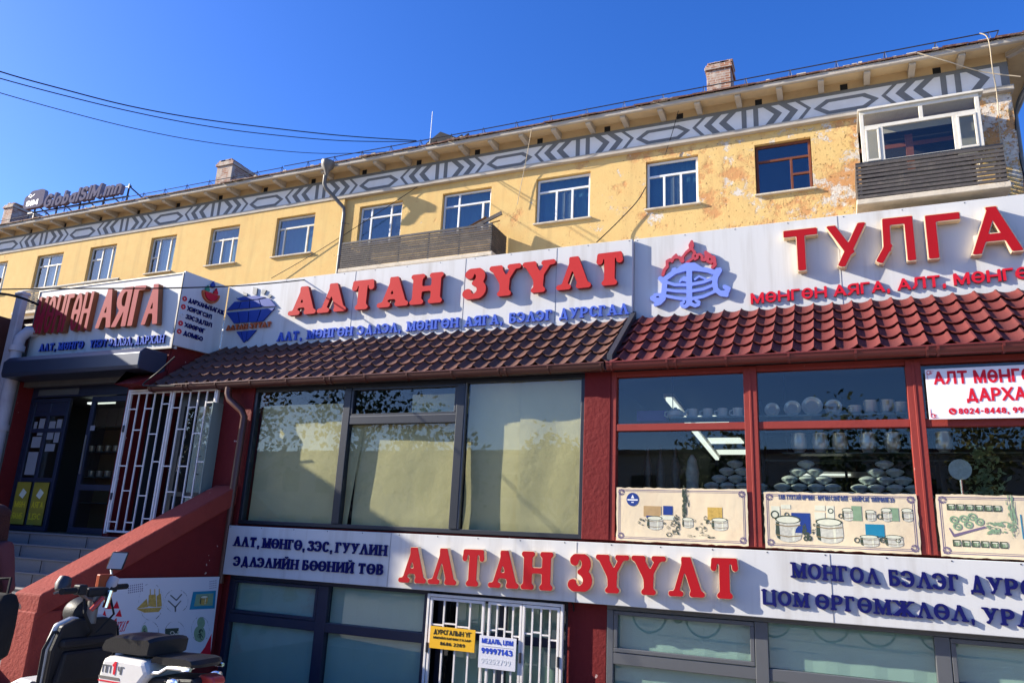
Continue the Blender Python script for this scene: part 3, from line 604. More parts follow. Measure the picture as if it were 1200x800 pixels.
for k, (x0, x1) in enumerate(wins):
    y = YB-.1+.1 if x1 < XS else YB+.1; w = x1-x0; L = lambda t: x0+w*t; Zt = WZ1-.4
    blue = [(x0+.02, x1-.02, WZ0+.02, WZ1-.02, 'blueroom', .2)]
    if k == 0: up_window(x0, x1, WZ0, WZ1, y, 'upvc', [(Zt, x0+.06, x1-.06)], [(L(.37), WZ0+.05, Zt), (L(.66), WZ0+.05, Zt)], [(L(.4), L(.63), WZ0+.08, Zt-.06, 'greycurtain', .045)]+blue)
    elif k == 1: up_window(x0, x1, WZ0, WZ1, y, 'upvc', [(Zt-.02, x0+.06, x1-.06)], [(L(.34), WZ0+.05, Zt), (L(.66), WZ0+.05, Zt)], [(L(.38), L(.62), WZ0+.08, Zt-.06, 'greycurtain', .045)]+blue)
    elif k == 2: up_window(x0, x1, WZ0, WZ1, y, 'brownframe', [(Zt-.05, x0+.06, x1-.06), (Zt-.5, L(.66), x1-.06)], [(L(.64), WZ0+.05, Zt-.05)], [(x0+.02, x1-.02, WZ0+.02, WZ1-.02, 'darkroom', .25)])
    elif k == 3: up_window(x0, x1, WZ0, WZ1, y, 'upvc', [(Zt-.02, x0+.06, x1-.06)], [(L(.33), WZ0+.05, WZ1-.06), (L(.82), WZ0+.05, Zt)], [(L(.85), x1-.05, WZ0, Zt-.06, 'greycurtain', .045)]+blue)
    elif k == 4: up_window(x0, x1, WZ0, WZ1, y, 'upvc', [(Zt, x0+.06, x1-.06)], [(L(.26), WZ0+.05, WZ1-.06), (L(.72), WZ0+.05, WZ1-.06)], [(L(.74), x1-.05, WZ0, Zt-.06, 'slat', .045), (L(.28), L(.7), WZ0+.3, Zt-.05, 'whitecurtain', .3)]+blue)
    elif k == 5: up_window(x0, x1, WZ0, WZ1, y, 'creamframe', [(Zt+.02, x0+.06, x1-.06)], [(L(.2), WZ0+.05, Zt), (L(.8), WZ0+.05, Zt)], blue)
    elif k in (6, 9): up_window(x0, x1, WZ0, WZ1, y, 'creamframe', [(Zt-.05, x0+.06, x1-.06)], [(L(.4), WZ0+.05, WZ1-.06 if k == 9 else Zt), (L(.74), WZ0+.05, Zt)], [(L(.45), x1-.05, WZ0+.02, Zt-.1, 'whitecurtain', .12)]+blue)
    elif k == 7: up_window(x0, x1, WZ0, WZ1, y, 'creamframe', [(WZ0+.65, x0+.06, L(.3))], [(L(.3), WZ0+.05, WZ1-.06), (L(.72), WZ0+.05, WZ1-.06)], [(L(.34), x1-.03, WZ0+.02, WZ1-.1, 'whitecurtain', .12), (x0, L(.3), WZ0, WZ0+.6, 'darkroom', .05)]+blue)
    else: up_window(x0, x1, WZ0, WZ1, y, 'creamframe', [(Zt-.1, x0+.06, L(.45))], [(L(.42), WZ0+.05, WZ1-.06), (L(.78), WZ0+.05, WZ1-.06)], [(L(.45), x1-.03, WZ0+.02, WZ1-.1, 'whitecurtain', .12)]+blue)
# second floor openings, hidden by the shop signs
for x0, x1, z0, z1 in low2:
    y = YB if x1 < XS else YB+.1; f = MB(); frame(f, x0, x1, z0, z1, y, .06, .06, [(z1-.4, x0, x1)], [((x0+x1)/2, z0, z1-.4)]); fo = f.build('window', 'upvc', A); MB().box(x0, x1, y+.04, y+.046, z0, z1).quad((x0, y+.3, z0), (x1, y+.3, z0), (x1, y+.3, z1), (x0, y+.3, z1), 1).build('pane', ['glassup', 'blueroom'], fo)
# balconies with slatted fronts
def balcony(x0, x1, zb, zt, n, yf, gap=.62):
    b = MB(); b.box(x0-.03, x1+.05, yf-.03, YB-.02, zb-.13, zb-.005); bo = b.build('balcony', 'slab', A, bevel=.015)
    s = MB(); st = (zt-zb)/n
    for i in range(n):
        z = zb+.02+st*i; h = st*gap; dz = rnd.uniform(-.006, .006)
        s.box(x0, x1, yf, yf+.025, z+dz, z+h+dz); s.box(x1-.025, x1, yf+.03, YB-.02, z, z+h); s.box(x0, x0+.025, yf+.03, YB-.02, z, z+h)
    s.build('slat_railing', 'slat', bo)
    p = MB()
    for i in range(int((x1-x0)/1.)+2):
        x = x0+.03+(x1-x0-.06)*i/(int((x1-x0)/1.)+1); p.box(x-.02, x+.02, yf+.028, yf+.06, zb, zt)
    p.box(x0, x1, yf+.01, yf+.05, zt, zt+.03); p.build('railing_post', 'steel', bo)
    return bo
bo = balcony(-13.25, -8.32, 9.12, 9.92, 12, 17.0, .74)
junk = MB(); junk.bar((-9.0, 17.35, 10.05), (-8.35, 17.5, 10.22), .5, .03, 0, (0, -.5, 1)); junk.bar((-8.9, 17.1, 9.95), (-8.1, 17.1, 10.25), .05, .1, 1); junk.bar((-9.3, 17.2, 9.9), (-8.7, 17.4, 10.3), .25, .03, 0)
junk.build('plywood_scrap', [mat('weathered_plywood', (.33, .17, .07), .8, 0, .3, 5.), 'slat'], bo)
balcony(-27.9, -22.6, 8.95, 9.76, 10, 17.0)
bo = balcony(.70, 3.54, 9.30, 10.17, 9, 17.0, .68)
# glazed-in balcony above the right-hand railing, and the one below it
f = MB(); gx0, gx1, gz0, gz1 = .86, 3.22, 10.13, 11.48; gy = 17.02
frame(f, gx0, gx1, gz0, gz1, gy, .085, .06, [(gz1-.42, gx0+.08, gx1-.08)], [(gx0+.42, gz0+.08, gz1-.44), (gx1-.5, gz0+.08, gz1-.44), (gx0+1.24, gz1-.4, gz1-.08)])
frame(f, gx1-.46, gx1-.09, gz0+.08, gz1-.46, gy-.012, .05, .03); frame(f, gx0+.09, gx0+.38, gz0+.08, gz1-.46, gy-.012, .045, .03)
f.box(gx1+.001, gx1+.06, gy+.06, YB-.02, gz1-.08, gz1).box(gx1-.0, gx1+.05, gy+.05, YB-.02, gz0, gz0+.06)
fo = f.build('balcony_glazing', 'creamframe', bo, bevel=.008)
f = MB(); f.box(gx0+.05, gx1-.05, gy+.025, gy+.031, gz0+.05, gz1-.05); f.box(gx1+.01, gx1+.016, gy+.06, YB-.02, gz0+.05, gz1-.07); f.build('balcony_pane', 'glass', bo)
MB().box(gx0-.03, gx1+.09, gy-.05, YB-.03, gz1+.002, gz1+.05).build('balcony_roof', 'creamframe', bo)
f = MB(); f.box(gx0+.1, gx1-.1, YB+.15, YB+.2, 9.2, 11.5); f.box(gx0+.95, gx0+1.1, 17.7, 17.76, 10.2, 11.1, 1).box(gx0, gx1, 17.98, 18.0, 10.95, 11.05, 1).box(gx0+.09, gx1-.05, 17.5, 17.51, gz1-.38, gz1-.1, 2).box(gx1-.46, gx1-.1, 17.3, 17.31, 10.2, 11.0, 2).box(gx0+.1, gx0+.36, 17.25, 17.26, 10.2, 11.0, 2)
f.build('balcony_contents', ['darkroom', 'brownframe', mat('pale_cloth', (.3, .29, .26), .9)], bo)
f = MB(); frame(f, .95, 3.2, 7.3, 8.98, 17.02, .09, .06, [(8.72, 1., 3.15)], [(1.65, 7.3, 8.7), (2.3, 7.3, 8.9)]); fo = f.build('balcony_glazing', 'creamframe', bo); MB().box(1., 3.15, 17.05, 17.056, 7.3, 8.95).quad((1, 17.5, 7.3), (3.2, 17.5, 7.3), (3.2, 17.5, 9), (1, 17.5, 9), 1).build('balcony_pane', ['glassup', 'darkroom'], bo)
balcony(.70, 3.54, 6.3, 7.2, 9, 17.0, .68)
# downpipe with hopper
p = MB(); hx = -14.26; p.lathe([(.03, 12.28), (.10, 12.5), (.20, 12.62), (.21, 12.80), (.19, 12.80)], (hx-.02, 17.16, .08), 14); p.tube([(hx-.06, 17.16, 12.42), (hx-.1, 17.2, 12.15), (hx-.06, 17.26, 12.02), (hx+.35, 17.72, 11.5), (hx+.36, 17.76, 11.3), (hx+.37, 17.76, 0)], .062, 10)
for z in (11.0, 9.9, 8.7, 6.5): p.lathe([(.06, -.02), (.075, -.02), (.075, .02), (.06, .02)], (hx+.37, 17.76, z), 12); p.tube([(hx+.37, 17.76, z), (hx+.5, 17.9, z)], .01, 5)
p.build('downpipe', 'zinc', A, smooth=True)
p = MB(); p.tube([(XR+.62, 17.45, 12.75), (XR+.55, 17.5, 12.5), (XR+.12, 18.5, 11.6), (XR+.12, 18.5, 0)], .07, 10); p.build('downpipe', 'zinc', A, smooth=True)

# ================================================================== THE RED SHOP BUILDING
S = thing('shop_building', 'low red shop building with tiled lean-to roof, big shop windows and a sunken basement floor', 'building', (-2.6, 8, -1.1))
SX0, SX1 = -12.55, 3.2
w = MB()
w.box(-7.98, -7.43, 7.98, 8.3, -1.1, 3.56)                          # pier right of the grille
w.box(-2.62, -2.31, 7.97, 8.3, 1.66, 3.56); w.box(-2.76, -2.33, 8.0, 8.3, -1.1, 1.02)
w.box(-9.9, -9.76, 7.96, 8.3, 1.3, 3.78); w.box(-12.6, -12.44, 7.96, 8.3, 1.3, 3.78)
w.box(-7.43, SX1, 8.04, 8.3, 1.05, 1.655); w.box(-9.32, SX1, 8.02, 8.3, 3.49, 3.66)
w.box(-12.6, -9.72, 8.1, 8.3, 3.74, 5.35); w.prism([(8.1, 3.56), (8.1, 4.3), (8.88, 4.3), (7.6, 3.56)], lambda u, v, d: (d, u, v), -9.72, -9.32)
w.box(-9.72, -9.30, 8.12, 8.92, 3.56, 4.3)
w.box(-12.6, -9.9, 8.3, 8.32, -1.1, 1.3); w.box(-9.76, -7.98, 7.99, 8.3, -1.1, 1.43)
w.build('wall', 'redpaint', S, bevel=.008)
# shell: back, sides, floors, ceilings and flat roof
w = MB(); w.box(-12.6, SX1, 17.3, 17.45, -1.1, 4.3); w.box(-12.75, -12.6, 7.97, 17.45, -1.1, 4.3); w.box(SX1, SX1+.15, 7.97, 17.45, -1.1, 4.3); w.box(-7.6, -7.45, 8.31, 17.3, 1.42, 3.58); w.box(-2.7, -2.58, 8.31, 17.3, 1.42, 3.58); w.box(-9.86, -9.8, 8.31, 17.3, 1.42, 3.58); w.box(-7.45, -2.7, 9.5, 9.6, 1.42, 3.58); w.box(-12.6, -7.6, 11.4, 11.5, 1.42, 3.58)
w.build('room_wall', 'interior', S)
MB().box(-12.6, SX1, 8.0, 17.3, 1.2, 1.40).build('floor_slab', 'woodfloor', S); MB().box(-12.6, SX1, 8.31, 17.3, 3.6, 3.8).build('ceiling', 'ceilmat', S)
MB().box(-12.7, SX1+.1, 9.1, 17.85, 4.2, 4.32).build('flat_roof', 'bounceroof', S)  # unseen from the street; made pale to bounce sunlight onto soffit and frieze
# tiled roof: stepped pressed-metal tile sheets
def tiles(x0, x1, y0, z0, y1, z1, m, name):
    L = math.hypot(y1-y0, z1-z0); ey = Vector((0, (y1-y0)/L, (z1-z0)/L)); en = Vector((0, -ey.z, ey.y)); O = Vector((0, y0, z0))
    nx = int((x1-x0)/.0167); rows = 5; st = L/rows; vs = []; fs = []; R = []
    for r in range(rows):
        for dt, h in ((.03, .004), (.0, .026), (.0, .038), (.12*st, .036), (.55*st, .022)): R.append((r*st+dt if r or dt > .031 else r*st+dt, h))
    R.append((L, .006))
    for t, h in R:
        for i in range(nx+1):
            x = x0+(x1-x0)*i/nx; ph = (x/.2) % 1; jit = .004*math.sin(x*7.3+t*3)
            if ph < .17: wv = .024*math.sin(PI*ph/.17); dn = .006
            else: q = (ph-.17)/.83; wv = -.02*math.sin(PI*q); dn = .03*math.sin(PI*q)
            vs.append(O+ey*(t-dn*(1 if t < L-.01 else 0))+en*(wv+h+jit)+Vector((x, 0, 0)))
    for j in range(len(R)-1):
        for i in range(nx): a = j*(nx+1)+i; fs.append((a, a+1, a+nx+2, a+nx+1))
    b = MB(); b.add(vs, fs); return b.build(name, m, S, smooth=True)
RY0, RZ0, RY1, RZ1 = 7.86, 3.575, 8.93, 4.40
tiles(-9.3, -2.31, RY0, RZ0, RY1, RZ1, 'tilebrown', 'tiled_roof'); tiles(-2.29, SX1+.15, RY0-.005, RZ0, RY1, RZ1, 'tilered', 'tiled_roof')
w = MB(); w.prism([(-2.33, 0), (-2.27, 0), (-2.27, .09), (-2.33, .09)], lambda u, v, d: (u, RY0+(RY1-RY0)*d, RZ0+(RZ1-RZ0)*d+v), 0, 1); w.build('roof_joint', 'steel', S)
MB().quad((-9.3, RY0+.03, RZ0-.03), (SX1+.15, RY0+.03, RZ0-.03), (SX1+.15, RY1, RZ1-.04), (-9.3, RY1, RZ1-.04)).box(-9.3, SX1+.15, RY0+.02, 8.02, 3.495, 3.51).build('roof_underside', 'steel', S)
GY, GZ = 7.845, 3.55
def gutter(x0, x1, m):
    b = MB(); n = 10; prof = [(GY+.07*math.cos(a), GZ+.075*math.sin(a)) for a in [PI+PI*i/n for i in range(n+1)]]; inn = [(GY+.062*math.cos(a), GZ+.067*math.sin(a)) for a in [2*PI-PI*i/n for i in range(n+1)]]
    pr = prof+inn; b.prism(pr, lambda u, v, d: (d, u, v), x0, x1); b.tube([(x0, GY-.068, GZ+.003), (x1, GY-.068, GZ+.003)], .012, 6)
    go = b.build('gutter', m, S, smooth=True); nb = int((x1-x0)/.62)
    for i in range(nb+1):
        x = x0+.05+(x1-x0-.1)*i/max(nb, 1)
        for dx in ((0, .09) if i % 4 == 1 else (0,)):
            k = MB(); k.prism([(GY+.082*math.cos(a), GZ+.087*math.sin(a)) for a in [PI+PI*q/8 for q in range(9)]]+[(GY+.07*math.cos(a), GZ+.075*math.sin(a)) for a in [2*PI-PI*q/8 for q in range(9)]], lambda u, v, d: (d, u, v), x+dx, x+dx+.022); k.build('gutter_bracket', m, go)
gutter(-9.28, -2.34, 'gutter'); gutter(-2.32, SX1+.1, 'gutterred')
b = MB(); b.tube([(-7.78, GY, 3.5), (-7.78, GY, 3.40), (-7.74, GY, 3.32), (-7.52, 7.88, 3.16), (-7.48, 7.9, 3.08), (-7.5, 7.9, 2.0), (-7.5, 7.9, .9)], .048, 10); b.build('downpipe', 'gutter', S, smooth=True)
# ---- big curtained window
f = MB(); y = 8.0
frame(f, -7.43, -2.62, 1.66, 3.49, y, .05, .09); 
for x in (-5.865, -4.2): f.box(x-.055, x+.055, y-.012, y+.09, 1.71, 3.44)
f.box(-5.81, -4.255, y-.006, y+.085, 2.96, 3.06); frame(f, -5.81, -4.255, 3.06, 3.44, y-.004, .035, .05)
wo = f.build('window', 'anthracite', S, bevel=.006)
for x0, x1, z0, z1 in ((-7.38, -5.92, 1.71, 3.44), (-5.81, -4.255, 1.71, 2.96), (-5.775, -4.29, 3.095, 3.405), (-4.145, -2.67, 1.71, 3.44)):
    MB().box(x0, x1, y+.035, y+.043, z0, z1).build('pane', 'glass', wo)
e = MB(); e.box(-5.918, -5.90, y-.002, y+.02, 1.71, 3.44).box(-4.165+.02, -4.13, y-.004, y+.03, 1.71, 3.44); e.box(-5.80, -4.26, y-.008, y-.004, 3.055, 3.066); e.build('window_bead', 'greyframe', wo)
def curtain(x0, x1, z0, z1, y, m, par, amp=.012, tilt=0.):
    c = MB(); nx = 46; nz = 8; vs = []; fs = []; sd = rnd.random()*9
    for j in range(nz+1):
        for i in range(nx+1):
            u = i/nx; v = j/nz; vs.append((x0+(x1-x0)*u+tilt*(1-v), y+amp*(math.sin(u*4+sd+v*2.2)+.35*math.sin(u*9-v*5+sd*3)+.25*math.sin(v*7+u*6+sd)), z0+(z1-z0)*v))
    for j in range(nz):
        for i in range(nx): a = j*(nx+1)+i; fs.append((a, a+1, a+nx+2, a+nx+1))
    c.add(vs, fs); return c.build('curtain', m, par, smooth=True)
curtain(-7.36, -5.9, 1.68, 3.26, 8.105, 'curtain', wo); curtain(-5.95, -5.62, 1.68, 3.1, 8.09, 'curtain', wo, .015, -.12); curtain(-5.7, -4.2, 1.68, 3.02, 8.115, 'curtain', wo); curtain(-5.0, -4.2, 3.1, 3.36, 8.2, 'curtain', wo); curtain(-4.15, -3.05, 1.68, 3.46, 8.13, 'curtain', wo); curtain(-3.45, -2.62, 1.68, 3.47, 8.105, 'curtain', wo)
# ---- display window with red posts
f = MB(); y = 7.98
f.box(-2.31, -2.25, y, y+.1, 1.66, 3.49).box(-2.25, SX1, y+.002, y+.1, 3.43, 3.49).box(-2.25, SX1, y+.002, y+.1, 1.655, 1.70)
for x in (-.82, .69, 2.2): f.box(x-.066, x+.066, y-.012, y+.1, 1.66, 3.478); f.box(x-.012, x+.012, y-.018, y-.010, 1.66, 3.46)
for a, b_ in ((-2.25, -.886), (-.754, .624), (.756, 2.134), (2.266, SX1)): f.box(a, b_, y+.004, y+.1, 2.825, 2.90)
dw = f.build('window', 'redframe', S, bevel=.006)
for a, b_ in ((-2.25, -.886), (-.754, .624), (.756, 2.134), (2.266, SX1)):
    for z0, z1 in ((1.70, 2.825), (2.90, 3.43)): MB().box(a, b_, y+.05, y+.058, z0, z1).build('pane', 'glass', dw)
MB().box(-2.25, SX1, 8.02, 8.75, 1.655, 1.70).build('display_ledge', 'whitemetal', S)
# ---- basement windows
def base_win(x0, x1, zt, zb, zc, posts, m, y, side, wo_=.1):
    f = MB(); f.box(x0, x1, y, y+.1, zt-.05, zt).box(x0, x0+.07, y, y+.1, zb, zt-.05).box(x1-.07, x1, y, y+.1, zb, zt-.05).box(x0+.07, x1-.07, y+.002, y+.1, zc-.055, zc+.055)
    for p, hw in posts: f.box(p-hw, p+hw, y-.008, y+.1, zb, zt-.05)
    ed = [x0+.07]+[q for p, hw in posts for q in (p-hw, p+hw)]+[x1-.07]; sash = []
    for i in range(0, len(ed), 2): sash.append((ed[i], ed[i+1]))
    for i, (a, b_) in enumerate(sash):
        if (i in side): frame(f, a+.005, b_-.005, zc+.06, zt-.055, y-.006, .04, .05)
    o = f.build('window', m, S, bevel=.005)
    for a, b_ in sash:
        MB().box(a, b_, y+.045, y+.053, zc+.055, zt-.05).build('pane', 'glassdark', o); MB().box(a, b_, y+.045, y+.053, zb, zc-.055).build('pane', 'glassdark', o)
        c = MB(); k = 14
        for j in range(k):
            xa, xb = a-.03+(b_-a+.06)*j/k, a-.03+(b_-a+.06)*(j+1)/k; c.quad((xa, y+.085+.003*math.sin(j*2), zb), (xb, y+.085+.003*math.sin(j*2+2), zb), (xb, y+.085+.003*math.sin(j*2+2), zt), (xa, y+.085+.003*math.sin(j*2), zt))
        c.build('blind', 'blind', o, smooth=True)
    MB().box(x0, x1, y-.0, y+.12, -1.1, zb).build('window_base', 'redpaint', o)
    return o
base_win(-7.43, -4.44, 1.015, -.55, .49, [(-5.93, .075)], 'navyframe', 8.0, (0,)); base_win(-2.33, SX1, 1.015, -.55, .5, [(-.80, .06), (.72, .06), (2.2, .06)], 'greyframe', 8.0, (0, 2))
f = MB(); frame(f, -4.43, -2.76, -1.05, 1.0, 8.2, .09, .06, [(.55, -4.35, -2.85)], [(-3.6, -1.0, .95)]); do = f.build('door', 'navyframe', S); MB().box(-4.34, -2.85, 8.22, 8.226, -.95, .9).build('pane', 'glassdark', do); curtain(-4.2, -2.9, -.95, .9, 8.27, 'blind', do, .02)
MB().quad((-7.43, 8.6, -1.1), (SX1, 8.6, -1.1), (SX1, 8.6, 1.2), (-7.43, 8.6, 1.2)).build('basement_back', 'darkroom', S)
# ---- entrance with roller shutter box, double door
sb = MB(); sb.prism([(7.62, 3.78), (7.6, 3.84), (7.6, 4.03), (7.68, 4.12), (8.09, 4.12), (8.09, 3.78)], lambda u, v, d: (d, u, v), -12.42, -9.34); sb.build('shutter_box', 'shutter', S, bevel=.012)
sb = MB(); sb.box(-12.44, -9.9, 8.02, 8.12, 3.7, 3.78); sb.box(-12.50, -12.45, 7.9, 7.955, 1.38, 3.78); sb.build('shutter_rail', 'zinc', S)
f = MB(); y = 8.2; f.box(-12.44, -9.9, y, y+.08, 3.55, 3.74).box(-12.44, -12.38, y, y+.08, 1.4, 3.55).box(-9.96, -9.9, y, y+.08, 1.4, 3.55); fr = f.build('door_frame', 'navyframe', S)
MB().box(-12.28, -11.3, y-.012, y-.004, 3.58, 3.68).build('transom_pane', 'greyframe', fr)
f = MB(); frame(f, -12.38, -11.49, 1.41, 3.53, y+.01, .07, .05, [(3.27, -12.31, -11.56), (3.0, -12.31, -11.56), (2.2, -12.31, -11.56)], [(-11.96, 1.5, 3.46)]); f.box(-12.3, -11.56, y+.02, y+.05, 3.24, 3.46); dl = f.build('door', 'navyframe', S, bevel=.006); MB().box(-12.31, -11.56, y+.03, y+.036, 1.48, 3.24).build('pane', 'glass', dl)
f = MB(); frame(f, -10.98, -9.98, 1.41, 3.53, y+.01, .09, .05, [(2.1, -10.9, -10.05)]); dr = f.build('door', 'navyframe', S, bevel=.006); MB().box(-10.9, -10.05, y+.03, y+.036, 1.5, 3.45).build('pane', 'glass', dr); MB().tube([(-10.86, y-.05, 2.3), (-10.86, y-.06, 2.9)], .014, 8).build('handle', 'zinc', dr); MB().box(-10.88, -10.78, y-.002, y+.004, 2.98, 3.06).build('sticker', 'doorpaper', dr)
pap = MB()
for x0, x1, z0, z1 in ((-12.27, -12.2, 2.98, 3.15), (-12.15, -12.02, 2.92, 3.2), (-12.24, -12.02, 2.72, 2.9), (-12.26, -12.02, 2.28, 2.65), (-11.9, -11.75, 2.85, 3.15), (-11.72, -11.6, 2.8, 3.18), (-11.88, -11.66, 2.66, 2.78)): pap.box(x0, x1, y+.022, y+.027, z0, z1)
pap.build('notice', 'doorpaper', dl)
for x0, x1, t in ((-12.33, -12.0, ('МӨН', 'ЯАМБ')), (-11.92, -11.57, ('АЯГА', 'ЦЭС'))):
    pp = MB(); pp.box(x0, x1, y-.006, y-.001, 1.5, 2.16); po = pp.build('poster', 'yellowposter', dl); Pd = plane((0, y-.006, 0), (1, 0, 0))
    text(po, 'lettering', t[0], Pd, x0+.04, x1-.04, 1.76, 1.76, .1, 'sans', ['yellowink']*2, 0, .003); text(po, 'lettering', t[1], Pd, x0+.03, x1-.05, 1.58, 1.58, .1, 'sans', ['yellowink']*2, 0, .003)
    q = MB(); q.prism([(x0+.1, 1.95), (x0+.2, 1.9), (x0+.27, 2.0), (x0+.17, 2.06)], Pd, .001, .004); q.build('printed_picture', 'pale', po)
# ---- second entrance behind the white security grille
f = MB(); f.box(-8.92, -8.84, 8.12, 8.18, 1.42, 3.5).box(-8.05, -7.98, 8.12, 8.18, 1.42, 3.5).box(-8.84, -8.05, 8.12, 8.18, 1.42, 1.6).box(-8.84, -8.05, 8.12, 8.18, 3.3, 3.5).box(-8.84, -8.05, 8.122, 8.178, 2.0, 2.06); dd = f.build('door', 'anthracite', S)
MB().box(-8.84, -8.05, 8.145, 8.152, 1.6, 3.3).build('pane', 'glass', dd); MB().quad((-8.86, 8.4, 1.42), (-8.03, 8.4, 1.42), (-8.03, 8.4, 3.5), (-8.86, 8.4, 3.5)).build('door_curtain', 'blind', dd)
MB().tube([(-8.72, 8.11, 2.56), (-8.72, 8.05, 2.55), (-8.73, 8.05, 2.34), (-8.72, 8.11, 2.33)], .016, 8).tube([(-8.38, 8.11, 2.56), (-8.38, 8.05, 2.55), (-8.38, 8.05, 2.32), (-8.38, 8.11, 2.31)], .016, 8).build('handle', 'chrome', dd, smooth=True)
f = MB(); f.box(-9.76, -8.95, 8.5, 8.55, 1.42, 3.5); f.box(-9.36, -9.30, 8.3, 8.4, 1.42, 3.5, 1); f.build('inner_panel', ['darkroom', 'redpaint'], S)
MB().box(-7.97, -7.955, 7.78, 7.975, 1.6, 3.28).build('side_plate', 'glassplate', S)
# ---- awkward little things fixed to the front
b = MB(); b.tube([at(667, 700, 8.0)]+[at(667+6*math.sin(i), 700+i*8, 7.98) for i in range(1, 3)], .008, 5); b.build('loose_wire', 'cable', S)

# ================================================================== white security grille beside the entrance
def grille(name, label, x0, x1, z0, z1, y, leaves, nb, seed, rungs=True):
    t = thing(name, label, 'security grille', ((x0+x1)/2, y, z0)); rr = random.Random(seed)
    f = MB(); s = .03; f.box(x0, x0+s, y-.02, y+.02, z0, z1).box(x1-s, x1, y-.02, y+.02, z0, z1).box(x0+s, x1-s, y-.02, y+.02, z1-s, z1); f.build('frame', 'whitemetal', t, bevel=.004)
    for li, (a, b_) in enumerate(leaves):
        l = MB(); l.box(a, a+.028, y-.016, y+.016, z0+.02, z1-s-.006).box(b_-.028, b_, y-.016, y+.016, z0+.02, z1-s-.006).box(a+.028, b_-.028, y-.015, y+.015, z0+.02, z0+.05).box(a+.028, b_-.028, y-.015, y+.015, z1-s-.036, z1-s-.006); lo = l.build('leaf', 'whitemetal', t, bevel=.003)
        xs = [a+.014+(b_-a-.028)*k/(nb+1) for k in range(nb+2)]; H_ = z1-z0
        for x in xs[1:-1]: MB().box(x-.009, x+.009, y-.009, y+.009, z0+.05, z1-s-.036).build('bar', 'whitemetal', lo)
        if rungs:
            for k in range(nb+1):
                for q in ([.86, .46, .08] if k % 2 == 0 else [.68, .26]) if nb > 3 else ([.82] if k % 2 else [.84, .4]):
                    z = z0+H_*(q+(.03 if k % 3 == 1 else 0)); MB().box(xs[k]+.009, xs[k+1]-.009, y-.007, y+.007, z-.008, z+.008).build('rung', 'whitemetal', lo)
        xx = a if li == 0 else b_
        for q in (.25, .72): MB().tube([(xx, y-.025, z0+H_*q-.05), (xx, y-.025, z0+H_*q+.05)], .016, 8).build('hinge', 'steel', lo)
    return t
grille('security_grille', 'white barred double grille gate standing shut at the upper floor beside the dark entrance', -9.78, -8.0, 1.44, 3.53, 7.9, [(-9.74, -8.89), (-8.87, -8.04)], 4, 3)
gd = grille('security_grille', 'white barred three-leaf grille gate of the basement door, carrying a yellow and a white plate', -4.42, -2.78, -1.05, .985, 7.93, [(-4.38, -3.70), (-3.655, -3.25), (-3.245, -2.82)], 3, 5)
P = plane((0, 7.905, 0), (1, 0, 0))
t = thing('yellow_notice_plate', 'small yellow notice plate with black lettering wired to the basement grille', 'sign', (-4.06, 7.905, .42)); MB().box(-4.345, -3.785, 7.893, 7.905, .415, .645).build('plate', 'yellowplate', t); P2 = plane((0, 7.893, 0), (1, 0, 0))
text(t, 'lettering', 'ДУРСГАЛЫН ҮГ', P2, -4.30, -3.83, .565, .565, .052, 'sans', ['blackink']*2, 0, .003); text(t, 'lettering', 'ИМЭЙЛ БИЧИХ ГАЗАР', P2, -4.30, -3.83, .517, .517, .024, 'narrow', ['blackink']*2, 0, .003); text(t, 'lettering', '8686 2289', P2, -4.21, -3.9, .455, .455, .036, 'narrow', ['blackink']*2, 0, .003)
t = thing('white_notice_plate', 'white plate with blue lettering and telephone number on the basement grille', 'sign', (-3.51, 7.905, .29)); MB().box(-3.73, -3.295, 7.893, 7.905, .275, .60).build('plate', 'posterwhite', t)
text(t, 'lettering', 'МЕДАЛЬ, ЦОМ', P2, -3.70, -3.33, .525, .525, .05, 'heavy', ['blueink']*2, 0, .003); text(t, 'lettering', '99997143', P2, -3.70, -3.33, .42, .42, .06, 'heavy', ['blueink']*2, 0, .003); text(t, 'lettering', '95252799', P2, -3.70, -3.35, .32, .32, .055, 'sans', ['greyink']*2, 0, .002); q = MB(); q.box(-3.70, -3.33, 7.890, 7.894, .497, .502); q.build('rule_line', 'greyink', t)

# ================================================================== STAIRS, PARAPET
st = MB(); zt = 1.38
for i in range(9):
    z = zt-i*.155; y0 = 7.6-.3*i
    st.box(-12.55, -7.86, y0, 8.3 if i == 0 else y0+.3, -.05, z)
    st.box(-12.55, -7.86, y0-.018, y0+.1, z+.001, z+.022)
so_ = st.build('staircase', 'granite', None, bevel=.004); tag(ground_at(so_, (-10.2, 5.2, 0)), 'grey granite steps climbing to the dark entrance door', 'stairs')
jt = MB()
for i in range(9):
    for x in (-11.9, -10.9, -9.7, -8.7): jt.box(x+.3*(i % 2)-.003, x+.3*(i % 2)+.003, 7.6-.3*i-.021, 7.6-.3*i-.014, zt-i*.155-.155, zt-i*.155)
jt2 = jt.build('tile_joint', 'darkroom', None); jt2.data.transform(Matrix.Translation((10.2, -5.2, 0))); jt2.parent = so_
pw = MB(); X0, X1 = -7.84, -7.50; prof = [(5.47, -1.1), (5.47, .84), (7.97, 2.13), (7.97, -1.1)]
pw.prism(prof, lambda u, v, d: (d, u, v), X0, X1); pwo = pw.build('parapet_wall', 'redpaint', None, bevel=.02)  # darker wall red here puts the side's shade into the colour
cp = MB(); cp.prism([(5.44, .62), (5.44, .86), (7.96, 2.16), (7.96, 1.90)], lambda u, v, d: (d, u, v), X0-.03, X1+.035); cp.box(X0-.022, X1+.026, 5.43, 5.72, -1.05, .70); tag(ground_at(pwo, (-7.67, 6.7, -1.1)), 'sloping red plastered stair parapet carrying a pale picture banner', 'wall')
